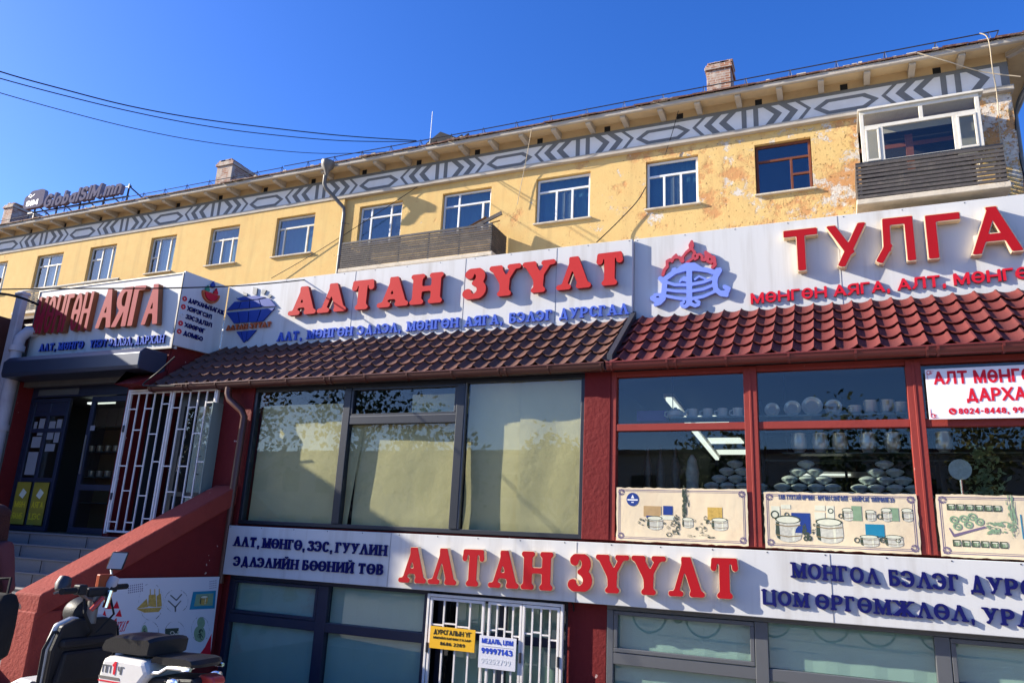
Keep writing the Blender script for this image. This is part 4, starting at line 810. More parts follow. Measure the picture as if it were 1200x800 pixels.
cpo = cp.build('coping', 'redplasterlit', None, bevel=.018); cpo.data.transform(Matrix.Translation((7.67, -6.7, 1.1))); cpo.parent = pwo  # lighter red on the coping and end, toned for the sun they catch
rr = MB().box(-7.5, -7.462, 6.28, 7.97, -1.1, .0).build('retaining_wall', 'redpaint', None); rr.data.transform(Matrix.Translation((7.67, -6.7, 1.1))); rr.parent = pwo

# ================================================================== SIGNS
def seams(board, xs, y, z0, z1):
    m = MB()
    for x in xs: m.box(x-.0025, x+.0025, y-.003, y+.002, z0+.004, z1-.004)
    m.build('panel_seam', 'signedge', board)
def rivets(board, x0, x1, y, zs, step=.42):
    m = MB(); n = int((x1-x0)/step)
    for i in range(n+1):
        for z in zs: m.lathe([(.007, 0), (.005, .004), (0, .005)], (x0+.03+(x1-x0-.06)*i/n, y, z), 6, 0, (0, -1, 0))
    m.build('rivet', 'steel', board)
# ---- long sign across the basement
LX0, LX1, LY = -7.44, 2.42, 7.86
t = thing('shop_sign', 'long low white sign over the basement with big red letters between dark blue lines', 'sign', (-2.5, LY, 1.02))
b = MB(); b.box(LX0, LX1, LY, 8.0, 1.018, 1.632); bo = b.build('board', 'signwhite', t, bevel=.006); seams(bo, (-4.94, -2.63, -.15), LY, 1.02, 1.63); rivets(bo, LX0, LX1, LY, (1.615,), .5)
P = plane((0, LY, 0), (1, 0, 0))
text(t, 'letter', 'АЛТАН', P, -4.75, -2.86, 1.085, 1.115, .40, 'cooperbold', ['redletter', 'creamedge'], .01, .075, each=True, rim=.013, gap=.05)
text(t, 'letter', 'ЗҮҮЛТ', P, -2.70, -.93, 1.125, 1.165, .385, 'cooperbold', ['redletter', 'creamedge'], .01, .075, each=True, rim=.013, gap=.05)
text(t, 'lettering', 'АЛТ, МӨНГӨ, ЗЭС, ГУУЛИН', P, -7.32, -4.97, 1.375, 1.365, .125, 'cooper', ['navy', 'navy'], .0, .018, space=.2); text(t, 'lettering', 'ЭДЛЭЛИЙН БӨӨНИЙ ТӨВ', P, -7.27, -5.0, 1.13, 1.15, .122, 'cooper', ['navy', 'navy'], 0, .018, space=.35)
w1 = layout('МОНГОЛ БЭЛЭГ', 'cooper')[1]; w1b = layout('МОНГОЛ БЭЛЭГ ДУРСГАЛ', 'cooper')[1]
text(t, 'lettering', 'МОНГОЛ БЭЛЭГ ДУРСГАЛ', P, -.50, -.50+1.39*w1b/w1, 1.395, 1.34, .142, 'cooper', ['navy', 'navy'], .0, .022)
w1 = layout('ЦОМ ӨРГӨМЖЛӨЛ,', 'cooper')[1]; w1b = layout('ЦОМ ӨРГӨМЖЛӨЛ, УРАН', 'cooper')[1]
text(t, 'lettering', 'ЦОМ ӨРГӨМЖЛӨЛ, УРАН', P, -.77, -.77+1.745*w1b/w1, 1.14, 1.105, .134, 'cooper', ['navy', 'navy'], .0, .022, space=.3)
# ---- upper sign with the diamond
t = thing('shop_sign', 'white roof sign with big red letters and a blue diamond emblem at its left end', 'sign', (-5.7, 8.9, 4.36))
UY = 8.90; b = MB(); b.box(-9.13, -2.315, UY, UY+.12, 4.362, 5.472); bo = b.build('board', 'signwhite', t, bevel=.006); seams(bo, (-6.62, -4.74, -3.36), UY, 4.365, 5.47); rivets(bo, -9.1, -2.33, UY, (5.45, 4.385), .55)
P = plane((0, UY, 0), (1, 0, 0))
text(t, 'letter', 'АЛТАН', P, -7.76, -5.04, 4.82, 4.81, .46, 'cooperbold', ['redsoft', 'redside'], .022, .085, each=True, gap=.05)
text(t, 'letter', 'ЗҮҮЛТ', P, -4.72, -2.37, 4.815, 4.835, .45, 'cooperbold', ['redsoft', 'redside'], .022, .085, each=True, gap=.05)
text(t, 'lettering', 'АЛТ, МӨНГӨН ЭДЛЭЛ, МӨНГӨН АЯГА, БЭЛЭГ ДУРСГАЛ', P, -7.97, -2.35, 4.435, 4.445, .145, 'cooper', ['blue', 'blue'], .0, .03, space=.5)
# diamond emblem: facets from the photograph's outline, in metres on the board
def fpx(pts, Y):
    out = []
    for x, y in pts: p = at(150+x/6, 310+y/6, Y); out.append((p.x, p.z))
    return out
dia = [[(702, 325), (757, 265), (802, 264), (782, 315)], [(787, 316), (808, 264), (862, 258), (858, 310)], [(865, 309), (868, 257), (928, 252), (943, 300)], [(950, 299), (933, 250), (1000, 240), (1048, 295)],
       [(770, 245), (822, 228), (875, 250), (800, 257)], [(828, 232), (900, 222), (975, 232), (915, 246), (882, 248)],
       [(700, 342), (777, 334), (790, 412), (752, 416)], [(783, 333), (855, 327), (850, 408), (797, 411)], [(862, 326), (940, 318), (912, 405), (857, 407)], [(948, 317), (1038, 308), (955, 400), (918, 404)],
       [(770, 475), (800, 472), (820, 550)], [(805, 472), (845, 468), (840, 530), (823, 550)], [(850, 467), (910, 462), (842, 540)]]
m = MB()
for q in dia: m.prism(fpx(q, UY), P, .006, .03)
lo = m.build('emblem', 'logoblue', t)
for q in ([(815, 192), (842, 204), (842, 222), (818, 220)], [(886, 160), (915, 168), (908, 215), (882, 208)], [(952, 175), (978, 182), (962, 212), (940, 204)], [(1000, 210), (1016, 222), (998, 236), (984, 224)], [(764, 232), (770, 238), (780, 250), (772, 246)]): MB().prism(fpx(q, UY), P, .004, .02).build('emblem_ray', 'greyframe', t)
a, b = at(150+700/6, 310+468/6, UY), at(150+1015/6, 310+440/6, UY)
text(t, 'lettering', 'АЛТАН ЗҮҮЛТ', P, a.x, b.x, a.z, b.z, .085, 'cooper', ['orange', 'orange'], .02, .05, res=26)
# ---- upper sign with the hearth
t = thing('shop_sign', 'white roof sign with plain red letters and a blue hearth emblem topped by red flames', 'sign', (.2, 8.97, 4.37))
TY = 8.97; b = MB(); b.box(-2.31, 2.7, TY, TY+.1, 4.37, 5.495); bo = b.build('board', 'signwhite', t, bevel=.006); seams(bo, (.13,), TY, 4.375, 5.49); rivets(bo, -2.3, 2.7, TY, (5.47,), .6)
P = plane((0, TY, 0), (1, 0, 0)); W2 = lambda x: x*TY/8.86
for ch, x0, x1, h in (('Т', -.478, -.066, .535), ('У', .02, .425, .535), ('Л', .50, .91, .55), ('Г', 1.0, 1.375, .53), ('А', 1.42, 1.885, .55)):
    text(t, 'letter', ch, P, W2(x0), W2(x1), 4.805, 4.805, h*1.0, 'heavy', ['redletter', 'creamedge'], .01, .10, each=True, rim=.018)
a, b = at(880, 357.5, TY), at(1109, 331, TY); r1, r2 = layout('МӨНГӨН АЯГА, АЛТ,', 'sans')[1], layout('МӨНГӨН АЯГА, АЛТ, МӨНГӨН', 'sans')[1]
text(t, 'lettering', 'МӨНГӨН АЯГА, АЛТ, МӨНГӨН', P, a.x, a.x+(b.x-a.x)*r2/r1, a.z+.005, a.z+.055, .135, 'sans', ['redink', 'redside'], .0, .03)
epx = lambda x, y: (x/960, 1-y/960)
V = lambda *ps: [epx(*p) for p in ps]
body = ink([(V((200, 462), (240, 500), (235, 560), (225, 625), (190, 670), (150, 660), (125, 645)), .024, .025), (V((150, 705), (190, 690), (225, 650)), .016, .025), (V((135, 650), (150, 612), (195, 612)), .015, .015),
            (V((745, 395), (715, 440), (705, 500), (715, 560), (760, 600), (820, 590), (835, 555), (800, 540)), .027, .021), (V((820, 620), (770, 610)), .016, .02), (V((735, 390), (755, 380)), .03, .02),
            (V((468, 350), (468, 690)), .027, .027), (V((468, 690), (430, 725), (400, 715), (395, 690), (420, 680)), .020, .012), (V((468, 690), (520, 715), (555, 705), (560, 680), (530, 668)), .020, .013),
            (V((235, 470), (330, 400), (430, 370), (530, 370), (640, 385), (725, 410)), .023, .023), (V((390, 365), (440, 335), (520, 335), (570, 370)), .021, .021), (V((240, 490), (330, 520), (470, 520), (600, 495), (715, 450)), .015, .015),
            (V((240, 565), (350, 580), (470, 582), (600, 560), (710, 515)), .0145, .0145), (V((235, 620), (350, 645), (470, 655), (600, 630), (710, 580)), .015, .015), (V((320, 380), (335, 370)), .018, .012), (V((400, 470), (440, 480)), .014, .014), (V((380, 490), (420, 450), (450, 455)), .01, .01), (V((520, 470), (560, 440), (620, 465)), .01, .01)], .005, 150)
def emblem_xy(u, v, d): p = at(750+u*120, 270+(1-v)*120, TY); return (p.x, TY-d, p.z)
m = MB(); put(m, body, emblem_xy, .008, .05); m.build('hearth_emblem', 'emblue', t)
fl = ink([(V((222, 425), (235, 380), (262, 350), (260, 300), (290, 285), (305, 300), (320, 265), (345, 240), (340, 265), (375, 262), (395, 300), (410, 300), (405, 260), (440, 215), (478, 185), (470, 150), (492, 115)), .015, .011), (V((492, 115), (500, 150), (490, 185), (520, 215), (500, 255), (520, 280), (545, 265), (540, 240), (570, 235), (590, 255), (585, 285), (610, 290), (625, 260), (620, 215)), .012, .013), (V((620, 215), (660, 240), (640, 270), (640, 300), (670, 310), (690, 285), (670, 255), (700, 265), (705, 300), (710, 330), (685, 355)), .013, .016), (V((445, 312), (490, 280), (470, 300)), .014, .01)], .006, 130)
m = MB(); put(m, fl, emblem_xy, .008, .045); m.build('flame', 'flame', t)
# ---- sign over the entrance
t = thing('shop_sign', 'white sign with tall narrow thick red letters over the navy shutter box of the entrance', 'sign', (-10.9, 8.05, 4.2))
AY = 8.06; b = MB(); b.box(-12.60, -9.25, AY, AY+.1, 4.205, 5.412); bo = b.build('board', 'signwhite', t, bevel=.006)
e = MB(); frame(e, -12.61, -9.24, 4.195, 5.42, AY-.012, .022, .05); e.build('edge_trim', 'zinc', t)
P = plane((0, AY, 0), (1, 0, 0)); K = AY/7.92
text(t, 'letter', 'МӨНГӨН', P, -12.24*K, -10.90*K, 4.60, 4.585, .66, 'cond', ['pinkred', 'orangeedge'], .01, .10, each=True, gap=.03, shear=.03); text(t, 'letter', 'АЯГА', P, -10.72*K, -9.36*K, 4.595, 4.575, .66, 'cond', ['pinkred', 'orangeedge'], .01, .10, each=True, gap=.03, shear=.03)
text(t, 'lettering', 'АЛТ, МӨНГӨ', P, -12.28, -11.2, 4.31, 4.30, .13, 'cooper', ['blue', 'navy'], 0, .03, space=.3); text(t, 'lettering', 'ҮНЭТ ЭДЛЭЛ, ДАРХАН', P, -11.05, -9.40, 4.30, 4.285, .13, 'cooper', ['blue', 'navy'], 0, .03, space=.3)
# ---- board turned sideways between the two signs
o = Vector((-9.222, 8.06, 0)); u = Vector((-9.14, 8.89, 0))-o; ul = u.length
t = thing('side_sign', 'small white side board with bulleted blue list and red bowl emblem between two signs', 'sign', (-9.18, 8.45, 4.25)); Ps = plane(o, u, (0, 0, 1), (u.y, -u.x, 0)) if False else plane(o, u, (0, 0, 1), Vector((u.y, -u.x, 0)).normalized())
b = MB(); b.prism([(0, 4.245), (ul, 4.27), (ul, 5.45), (0, 5.44)], Ps, -.04, 0); b.build('board', 'signwhite', t)
rows = [('ДАРХАНЫ БАГАЖ', .83), ('ХЭРЭГСЭЛ', .55), ('ЗЭС ЭДЛЭЛ', .58), ('ХӨӨРӨГ', .45), ('ДОМБО', .43)]
for i, (s_, e_) in enumerate(rows):
    z = 4.965-.132*i; text(t, 'lettering', s_, Ps, .13, min(.13+e_*.85, ul-.02), z, z-.012, .075, 'heavy', ['navy']*2, .002, .014, gap=.03, space=.3)
    m = MB(); rr_ = ink([(arc(.5, .5, .34, 0, 360, 16), .12, .12)], .001, 60); put(m, rr_, lambda a, b_, d: Ps(.015+a*.085, z-.005+b_*.085, d), .001, .012); m.build('bullet', 'greyink' if i == 2 else 'redink', t)
m = MB(); m.prism([(x, y) for x, y in arc(.50, 5.22, .125, 180, 360, 12, .12)], Ps, .02, .05); lo = m.build('bowl_emblem', 'redink', t); m = MB(); put(m, ink([(arc(.5, .62, .36, 178, 362, 14, .36), .03, .03), ([(.14, .62), (.86, .62)], .03, .03)], .01, 80), lambda a, b_, d: Ps(.5+(a-.5)*.42, 5.22+(b_-.62)*.4, d), .0, .045); m.build('emblem_outline', 'orange', t)
for (cx, cz, c) in ((.42, 5.27, 'leafgreen'), (.51, 5.37, 'logoblue'), (.585, 5.27, 'redink')):
    m = MB(); put(m, ink([([(.5, .4)], .26, .26), ([(.5, .45), (.5, .9)], .2, .02)], .05, 60), lambda a, b_, d: Ps(cx+(a-.5)*.15, cz+(b_-.45)*.15, d), .01, .04); m.build('drop', c, t)
# ---- banner in the right-hand display window
t = thing('window_banner', 'white banner with bold red lettering and telephone numbers in the upper display pane', 'banner', (1.8, 7.93, 2.87))
m = MB(); m.prism([(.785, 2.885), (2.9, 2.885), (2.9, 3.385), (.785, 3.365)], lambda a, b_, d: (a, 7.94-d, b_), 0, .006); m.build('sheet', 'banner', t, bevel=.002); P = plane((0, 7.934, 0), (1, 0, 0))
a, b = at(1095, 453, 7.93), at(1168, 451, 7.93); r1, r2 = layout('АЛТ МӨНГ', 'heavy')[1], layout('АЛТ МӨНГӨН', 'heavy')[1]; k = (at(1196, 440, 7.93).x-a.x)/r1
text(t, 'lettering', 'АЛТ МӨНГӨН', P, a.x, a.x+k*r2, 3.215, 3.215, .125, 'heavy', ['redink']*2, 0, .003)
a = at(1133, 470, 7.93); text(t, 'lettering', 'ДАРХАН', P, a.x, a.x+layout('ДАРХАН', 'heavy')[1]*k, 3.045, 3.045, .125, 'heavy', ['redink']*2, 0, .003)
a = at(1123, 480, 7.93); c1 = at(1183, 482, 7.93); r1, r2 = layout('8024-8448,', 'heavy')[1], layout('8024-8448, 9907', 'heavy')[1]
text(t, 'lettering', '8024-8448, 9907', P, a.x, a.x+(c1.x-a.x)*r2/r1, 2.93, 2.93, .055, 'heavy', ['redink']*2, 0, .003)
m = MB(); put(m, ink([(arc(.5, .5, .18, 0, 360, 14), .24, .24)], .001, 50, cuts=[([(.38, .68), (.36, .55), (.5, .38), (.66, .34)], .06, .06)]), lambda u_, v_, d: P(a.x-.085+.075*u_, 2.92+.075*v_, d), 0, .003)
for cx, cz, s_ in ((.81, 3.34, -1), (.81, 2.91, 1)):
    put(m, ink([(arc(.3, .3, .2, 0, 300, 10), .03, .03), ([(.3, .1), (.9, .12)], .02, .01), ([(.1, .3), (.12, .95)], .02, .01), (arc(.55, .3, .12, 0, 300, 8), .03, .02)], .01, 60), lambda u_, v_, d: P(cx-.018+.075*u_, cz+s_*(.095*v_-.02), d), 0, .003)
m.build('printed_ornament', 'redink', t)
# ---- three beige posters along the foot of the display windows
def pot(parent, P, x, z, w, h, body='silver', name='printed_pot'):
    m = MB(); q = lambda a, b_, d: P(x+a*w, z+b_*h, d)
    out = [(.1, .78), (.08, .3), (.13, .12), (.3, .03), (.5, .0), (.7, .03), (.87, .12), (.92, .3), (.9, .78)]
    m.prism(out, q, .0006, .0012, 0)
    m.prism([(.5+.41*math.cos(k*PI/8), .79+.15*math.sin(k*PI/8)) for k in range(16)], q, .0012, .0018, 1); m.prism([(.5+.36*math.cos(k*PI/8), .78+.115*math.sin(k*PI/8)) for k in range(16)], q, .0018, .0024, 2)
    m.prism([(.12, .7), (.10, .3), (.15, .14), (.24, .08), (.22, .68)], q, .0012, .0018, 1); m.prism([(.62, .64), (.63, .05), (.7, .06), (.7, .66)], q, .0012, .0018, 2)
    for k in (.2, .56): m.prism([(.1, k+.03), (.5, k-.03), (.9, k+.03), (.9, k+.065), (.5, k+.005), (.1, k+.065)], q, .0018, .0022, 3)
    return m.build(name, [body, 'dkgreen', 'pale', 'printbrown'], parent)
def poster(label, x0, x1, z0, z1, draw, warp):
    t = thing('window_poster', label, 'poster', ((x0+x1)/2, 7.965, z0)); Pw = lambda a, b_, d: (a, 7.955-d-.006*math.sin(a*5+b_*3+warp), b_)
    m = MB(); nx, nz = 30, 10; vs = [Pw(x0+(x1-x0)*i/nx+(rnd.uniform(-.006, .006) if i in (0, nx) else 0), z0+(z1-z0)*j/nz+(rnd.uniform(-.008, .004) if j in (0, nz) else 0), d) for d in (0, -.004) for j in range(nz+1) for i in range(nx+1)]; n1 = (nx+1)*(nz+1); fs = []
    for j in range(nz):
        for i in range(nx): a = j*(nx+1)+i; fs += [(a, a+1, a+nx+2, a+nx+1), (n1+a, n1+a+nx+1, n1+a+nx+2, n1+a+1)]
    m.add(vs, fs); m.build('sheet', 'poster', t)
    m = MB()
    for ins, w_ in ((.022, .007), (.038, .004)):
        for a, b_, c, d_ in ((x0+ins, x1-ins, z0+ins, z0+ins+w_), (x0+ins, x1-ins, z1-ins-w_, z1-ins), (x0+ins, x0+ins+w_, z0+ins, z1-ins), (x1-ins-w_, x1-ins, z0+ins, z1-ins)):
            n = 12
            for i in range(n):
                if b_-a > d_-c: q = (a+(b_-a)*i/n, a+(b_-a)*(i+1)/n, c, d_)
                else: q = (a, b_, c+(d_-c)*i/n, c+(d_-c)*(i+1)/n)
                m.quad(Pw(q[0], q[2], .001), Pw(q[1], q[2], .001), Pw(q[1], q[3], .001), Pw(q[0], q[3], .001))
    for cx in (x0+.05, x1-.05):
        for cz in (z0+.05, z1-.05):
            for k in range(8):
                a = k*PI/4; m.prism([(cx+.012*math.cos(a), cz+.012*math.sin(a)), (cx+.034*math.cos(a-.3), cz+.034*math.sin(a-.3)), (cx+.034*math.cos(a+.3), cz+.034*math.sin(a+.3))], Pw, .001, .0025)
    m.build('printed_border', 'violet', t); draw(t, lambda a, b_, d: Pw(a, b_, d+.0012)); return t
def rects(t, P, mat_, L):
    for a, b_, c, d_ in L: MB().prism([(a, c), (b_, c), (b_, d_), (a, d_)], P, 0, .0012).build('printed_picture', mat_, t)
def scrib(m, P, x, z, w, h, n, sd, r=.03, mi=0):
    q = random.Random(sd); st = []
    for i in range(n): a, b_ = q.random(), q.random(); st.append((arc(.1+.8*a, .1+.8*b_, q.uniform(.03, .14), q.uniform(0, 360), q.uniform(360, 620), 6), r*q.uniform(.5, 1.3), r*.4))
    put(m, ink(st, .004, 70), lambda a, b_, d: P(x+a*w, z+b_*h, d), .0012, .002, mi)
def fx(px, py, Y=7.955): p = at(px, py, Y); return p.x, p.z
def pc(ox, oy, s): return lambda x, y: fx(ox+x/s, oy+y/s)
def draw1(t, P):
    c = pc(715, 560, 7.06)
    m = MB(); cx, cz = c(187, 175); m.prism([(cx+.066*math.cos(a*PI/12), cz+.07*math.sin(a*PI/12)) for a in range(24)], P, 0, .001); m.build('printed_badge', 'pblue', t)
    m = MB(); m.prism([(cx-.018, cz+.012), (cx+.018, cz+.012), (cx, cz+.05)], P, .001, .002); m.prism([(cx-.055, cz-.012), (cx+.055, cz-.012), (cx+.055, cz+.002), (cx-.055, cz+.002)], P, .001, .002); m.prism([(cx-.014, cz-.035), (cx+.014, cz-.035), (cx+.014, cz-.026), (cx-.014, cz-.026)], P, .001, .002); m.build('badge_mark', 'whiteink', t)
    B = lambda x0, y0, x1, y1: (c(x0, y0)[0], c(x1, y1)[0], c(x1, y1)[1], c(x0, y0)[1])
    rects(t, P, 'tan', [B(278, 228, 422, 318)]); rects(t, P, 'pblue', [B(438, 228, 516, 304), B(300, 308, 400, 330)]); rects(t, P, 'gold', [B(805, 240, 930, 350)]); rects(t, P, 'pale', [B(410, 308, 530, 345)])
    m = MB()
    for x, y, w_, h_ in ((290, 425, 125, 95), (825, 432, 120, 85), (585, 410, 85, 70)): X, Z = c(x, y); pot(t, P, X, Z, w_/7.06/88, h_/7.06/88)
    scrib(m, P, *c(430, 480), .21, .17, 12, 3, .02, 1); scrib(m, P, *c(680, 445), .16, .19, 9, 4, .018, 1); scrib(m, P, *c(230, 400), .09, .09, 6, 5, .05, 1); scrib(m, P, *c(520, 430), .08, .16, 7, 6, .04, 1); scrib(m, P, *c(790, 405), .06, .08, 9, 8, .07, 1); scrib(m, P, *c(590, 490), .36, .07, 9, 9, .02, 1); m.build('printed_vessel', ['silver', 'dkgreen'], t)
    m = MB(); scrib(m, P, *c(594, 330), .075, .33, 26, 11, .05); scrib(m, P, *c(600, 330), .05, .3, 14, 12, .07); m.build('printed_belt', 'dkgreen', t)
def draw2(t, P):
    c = pc(890, 565, 6.0); B = lambda x0, y0, x1, y1: (c(x0, y0)[0], c(x1, y1)[0], c(x1, y1)[1], c(x0, y0)[1])
    a = c(130, 118); b_ = c(948, 143); text(t, 'lettering', 'ТАВ ТУХТАЙ ОРЧИН - ӨРГӨН СОНГОЛТ - НАЙРСАГ ҮЙЛЧИЛГЭЭ', P, a[0], b_[0], a[1], b_[1]+.002, .046, 'narrow', ['pblue']*2, 0, .002, res=36)
    rects(t, P, 'pblue', [B(222, 212, 362, 358)]); rects(t, P, 'teal', [B(742, 292, 882, 388)]); rects(t, P, 'sage', [B(645, 165, 722, 270), B(908, 178, 982, 272)]); rects(t, P, 'pale', [B(80, 165, 145, 250), B(150, 155, 218, 185), B(388, 160, 462, 198), B(470, 165, 528, 270), B(385, 208, 462, 262)])
    m = MB()
    for x, y, w_, h_ in ((95, 415, 150, 140), (380, 425, 150, 130), (695, 450, 100, 60), (870, 452, 95, 60), (575, 270, 60, 68), (738, 272, 56, 58), (850, 275, 58, 70), (995, 275, 58, 68)): X, Z = c(x, y); pot(t, P, X, Z, w_/6/86, h_/6/86)
    for x, y, r in ((570, 235, 12), (845, 240, 14), (108, 225, 22), (190, 225, 12), (500, 200, 14), (685, 405, 14), (865, 405, 14), (975, 408, 12)):
        X, Z = c(x, y); put(m, ink([(arc(.5, .5, .38, 0, 360, 12), .07, .07)], .001, 40), lambda u_, v_, d: P(X+(u_-.5)*r/250, Z+(v_-.5)*r/250, d), 0, .002, 1)
    scrib(m, P, *c(300, 410), .13, .17, 10, 21, .06, 1); scrib(m, P, *c(800, 420), .12, .06, 8, 22, .05, 1); m.build('printed_vessel', ['silver', 'dkgreen'], t)
def draw3(t, P):
    c = pc(1080, 560, 8.); B = lambda x0, y0, x1, y1: (c(x0, y0)[0], c(x1, y1)[0], c(x1, y1)[1], c(x0, y0)[1])
    rects(t, P, 'dkgreen', [B(232+87*i, 240+3*i, 315+87*i, 300+3*i) for i in range(6)]+[B(290+88*i, 575+4*i, 370+88*i, 640+4*i) for i in range(6)]); rects(t, P, 'teal', [B(920, 340, 960, 570), B(960, 345, 1250, 585)])
    m = MB(); m.prism([c(258, 462), c(300, 520), c(298, 548), c(255, 470)], P, 0, .002); m.prism([c(298, 525), c(590, 450), c(612, 462), c(300, 550)], P, 0, .002); m.build('printed_tray', 'violet', t)
    m = MB()
    for i in range(6): X, Z = c(244+87*i, 298+3*i); pot(t, lambda a_, b_, d_: P(a_, b_, d_+.0012), X, Z+.008, .062, .045, 'sage', 'printed_ring'); X, Z = c(302+88*i, 638+4*i); pot(t, lambda a_, b_, d_: P(a_, b_, d_+.0012), X, Z+.008, .062, .045, 'sage', 'printed_ring')
    for x, y in ((303, 388), (392, 380), (472, 362), (335, 452), (437, 435), (540, 408)): X, Z = c(x, y); put(m, ink([(arc(.5, .5, .34, 0, 360, 12), .08, .08), ([(.5, .5)], .13, .13)], .001, 40), lambda u_, v_, d: P(X+(u_-.5)*.085, Z+(v_-.5)*.08, d), 0, .002, 1)
    scrib(m, P, *c(590, 540), .26, .14, 24, 31, .03, 1); scrib(m, P, *c(825, 560), .07, .38, 26, 32, .06, 1); m.build('printed_jewellery', ['silver', 'sage'], t)
poster('beige window poster with a round blue badge above printed pots and boxes', -2.225, -.885, 1.665, 2.215, draw1, .3); poster('beige window poster headed by a line of blue lettering over printed pots and blue boxes', -.725, .62, 1.66, 2.195, draw2, 1.2); poster('beige window poster with rows of small dark squares and a tray of rings', .775, 2.1, 1.655, 2.2, draw3, 2.3)
# ---- banner on the stair parapet
t = thing('picture_banner', 'pale banner with ring of red triangles, golden ship and jewellery on the stair parapet', 'banner', (-7.455, 6.9, .0)); Pp = lambda a, b_, d: (-7.461+d, a, b_)
m = MB(); m.prism([(5.93, .02), (7.865, .02), (7.835, .985), (6.26, 1.0), (5.96, .80)], Pp, 0, .005); m.build('sheet', 'posterwhite', t)
def pp(x, y): p = None; d = CF*FPX+CR*((100+x/5.717)-600)+CU*(400-(660+y/5.717)); k = -7.456/d.x; return d.y*k, d.z*k+CZ
m = MB(); tr_ = [(0, 1, 90), ] ; c0 = pp(182, 330); R_ = .155
for tri in ([(130, 303), (170, 250), (178, 303)], [(184, 300), (212, 248), (228, 300)], [(200, 352), (232, 305), (244, 356)], [(165, 412), (208, 362), (213, 410)], [(118, 415), (135, 365), (157, 413)], [(108, 360), (130, 310), (140, 355)]): m.prism([pp(*q) for q in tri], Pp, .005, .007)
m.build('printed_emblem', 'redink', t)
a, b = pp(60, 478), pp(265, 452); PT = lambda u_, v_, d: Pp(u_, v_, d+.005)
text(t, 'lettering', 'АЛТАН ЗҮҮЛТ', PT, a[0], b[0], a[1], b[1], .11, 'cooper', ['redink']*2, 0, .002, shear=.35)
for i, (s_, e_) in enumerate((('МӨНГӨ ТӨМӨР', 185), ('БАГА, ЗЭС ЭД', 160), ('ЧИМЭГ ДУРСГАЛ', 150), ('ЗОХИОН', 140))):
    a, b = pp(62-4*i, 552+36*i), pp(e_, 540+33*i); text(t, 'lettering', s_, PT, a[0], b[0], a[1], b[1], .055 if i < 3 else .075, 'heavy', ['redink' if i == 3 else 'navy']*2, 0, .002)
q = MB(); q.prism([pp(*z) for z in ((345, 300), (410, 235), (420, 290))], Pp, .0055, .008); q.prism([pp(*z) for z in ((420, 285), (425, 210), (470, 205), (475, 290))], Pp, .0055, .0085); q.prism([pp(*z) for z in ((480, 290), (478, 215), (505, 200), (512, 285))], Pp, .0055, .008); q.prism([pp(*z) for z in ((340, 302), (512, 292), (490, 322), (395, 328))], Pp, .006, .009)
for x in (432, 462, 492): q.prism([pp(x, 210), pp(x, 170), pp(x+5, 170), pp(x+5, 210)], Pp, .005, .008)
q.build('printed_ship', 'gold', t)
q = MB(); S2 = lambda pts, r: put(q, ink([([(x/1029, 1-y/1029) for x, y in pts], r, r)], .001, 260, (0, 1, 0, 1)), lambda u_, v_, d: Pp(*pp(u_*1029, (1-v_)*1029), d), .005, .0075)
S2([(555, 248), (602, 292), (640, 250)], .004); S2([(572, 212), (610, 245), (645, 205)], .004); S2([(602, 292), (602, 318)], .005)
for cx, cy, rx, ry in ((440, 255, 82, 125), (610, 250, 78, 78), (600, 470, 70, 85), (430, 450, 60, 65), (770, 440, 60, 85)): S2([(cx+rx*math.cos(i*PI/14), cy+ry*math.sin(i*PI/14)) for i in range(29)], .0012)
q.build('printed_line', 'greyframe', t)
q = MB(); q.prism([pp(*z) for z in ((697, 308), (722, 188), (875, 180), (866, 300))], Pp, .005, .007, 0); q.prism([pp(*z) for z in ((727, 285), (742, 205), (858, 198), (850, 280))], Pp, .007, .0085, 1); fo = q.build('printed_frame', ['teal', 'sage'], t); pot(fo, lambda u_, v_, d: Pp(u_, v_, d+.0085), *pp(755, 278), .16, .12, 'gold', 'printed_pot')
for grp in (((775, 395, 26, 38), (765, 470, 38, 55)), ((396, 455, 20, 45),), ((443, 475, 14, 18),)):
    q = MB()
    for k, (cx, cy, rx, ry) in enumerate(grp): q.prism([pp(cx+rx*math.cos(i*PI/9), cy+ry*math.sin(i*PI/9)) for i in range(18)], Pp, .005, .008+.001*k, 0)
    cx, cy, rx, ry = grp[-1]; put(q, ink([(arc(.3+.4*rnd.random(), .2+.6*rnd.random(), rnd.uniform(.06, .18), 0, 300, 6), .035, .02) for _ in range(9)], .004, 60), lambda u_, v_, d: Pp(*pp(cx+(u_-.5)*1.6*rx, cy+(.5-v_)*1.6*ry), d), .0092, .0098, 1); q.build('printed_figurine', ['sage', 'dkgreen'], t)
q = MB(); q.prism([pp(*z) for z in ((532, 530), (535, 435), (625, 430), (615, 525))], Pp, .005, .008, 0); q.prism([pp(*z) for z in ((590, 548), (600, 490), (660, 495), (645, 545))], Pp, .0081, .010, 0); put(q, ink([(arc(.2+.6*rnd.random(), .15+.7*rnd.random(), rnd.uniform(.05, .15), 0, 300, 6), .03, .02) for _ in range(14)], .004, 70), lambda u_, v_, d: Pp(*pp(535+u_*110, 540-v_*100), d), .0102, .011, 1); q.build('printed_chess_set', ['dkgreen', 'silver'], t)
q = MB(); q.prism([pp(*z) for z in ((770, 600), (800, 560), (845, 470), (838, 610))], Pp, .005, .007); q.prism([pp(*z) for z in ((740, 630), (790, 600), (838, 615), (835, 640))], Pp, .005, .0075); q.build('printed_corner', 'redink', t)
q = MB()
for i in range(8):
    for j in range(4):
        for ox, oy in ((290, 150), (835, 120)):
            if ox == 835 and (i > 3): continue
            a = pp(ox+i*13, oy+j*15-i*2); q.box(-7.456, -7.454, a[0]-.006, a[0]+.006, a[1]-.006, a[1]+.006)
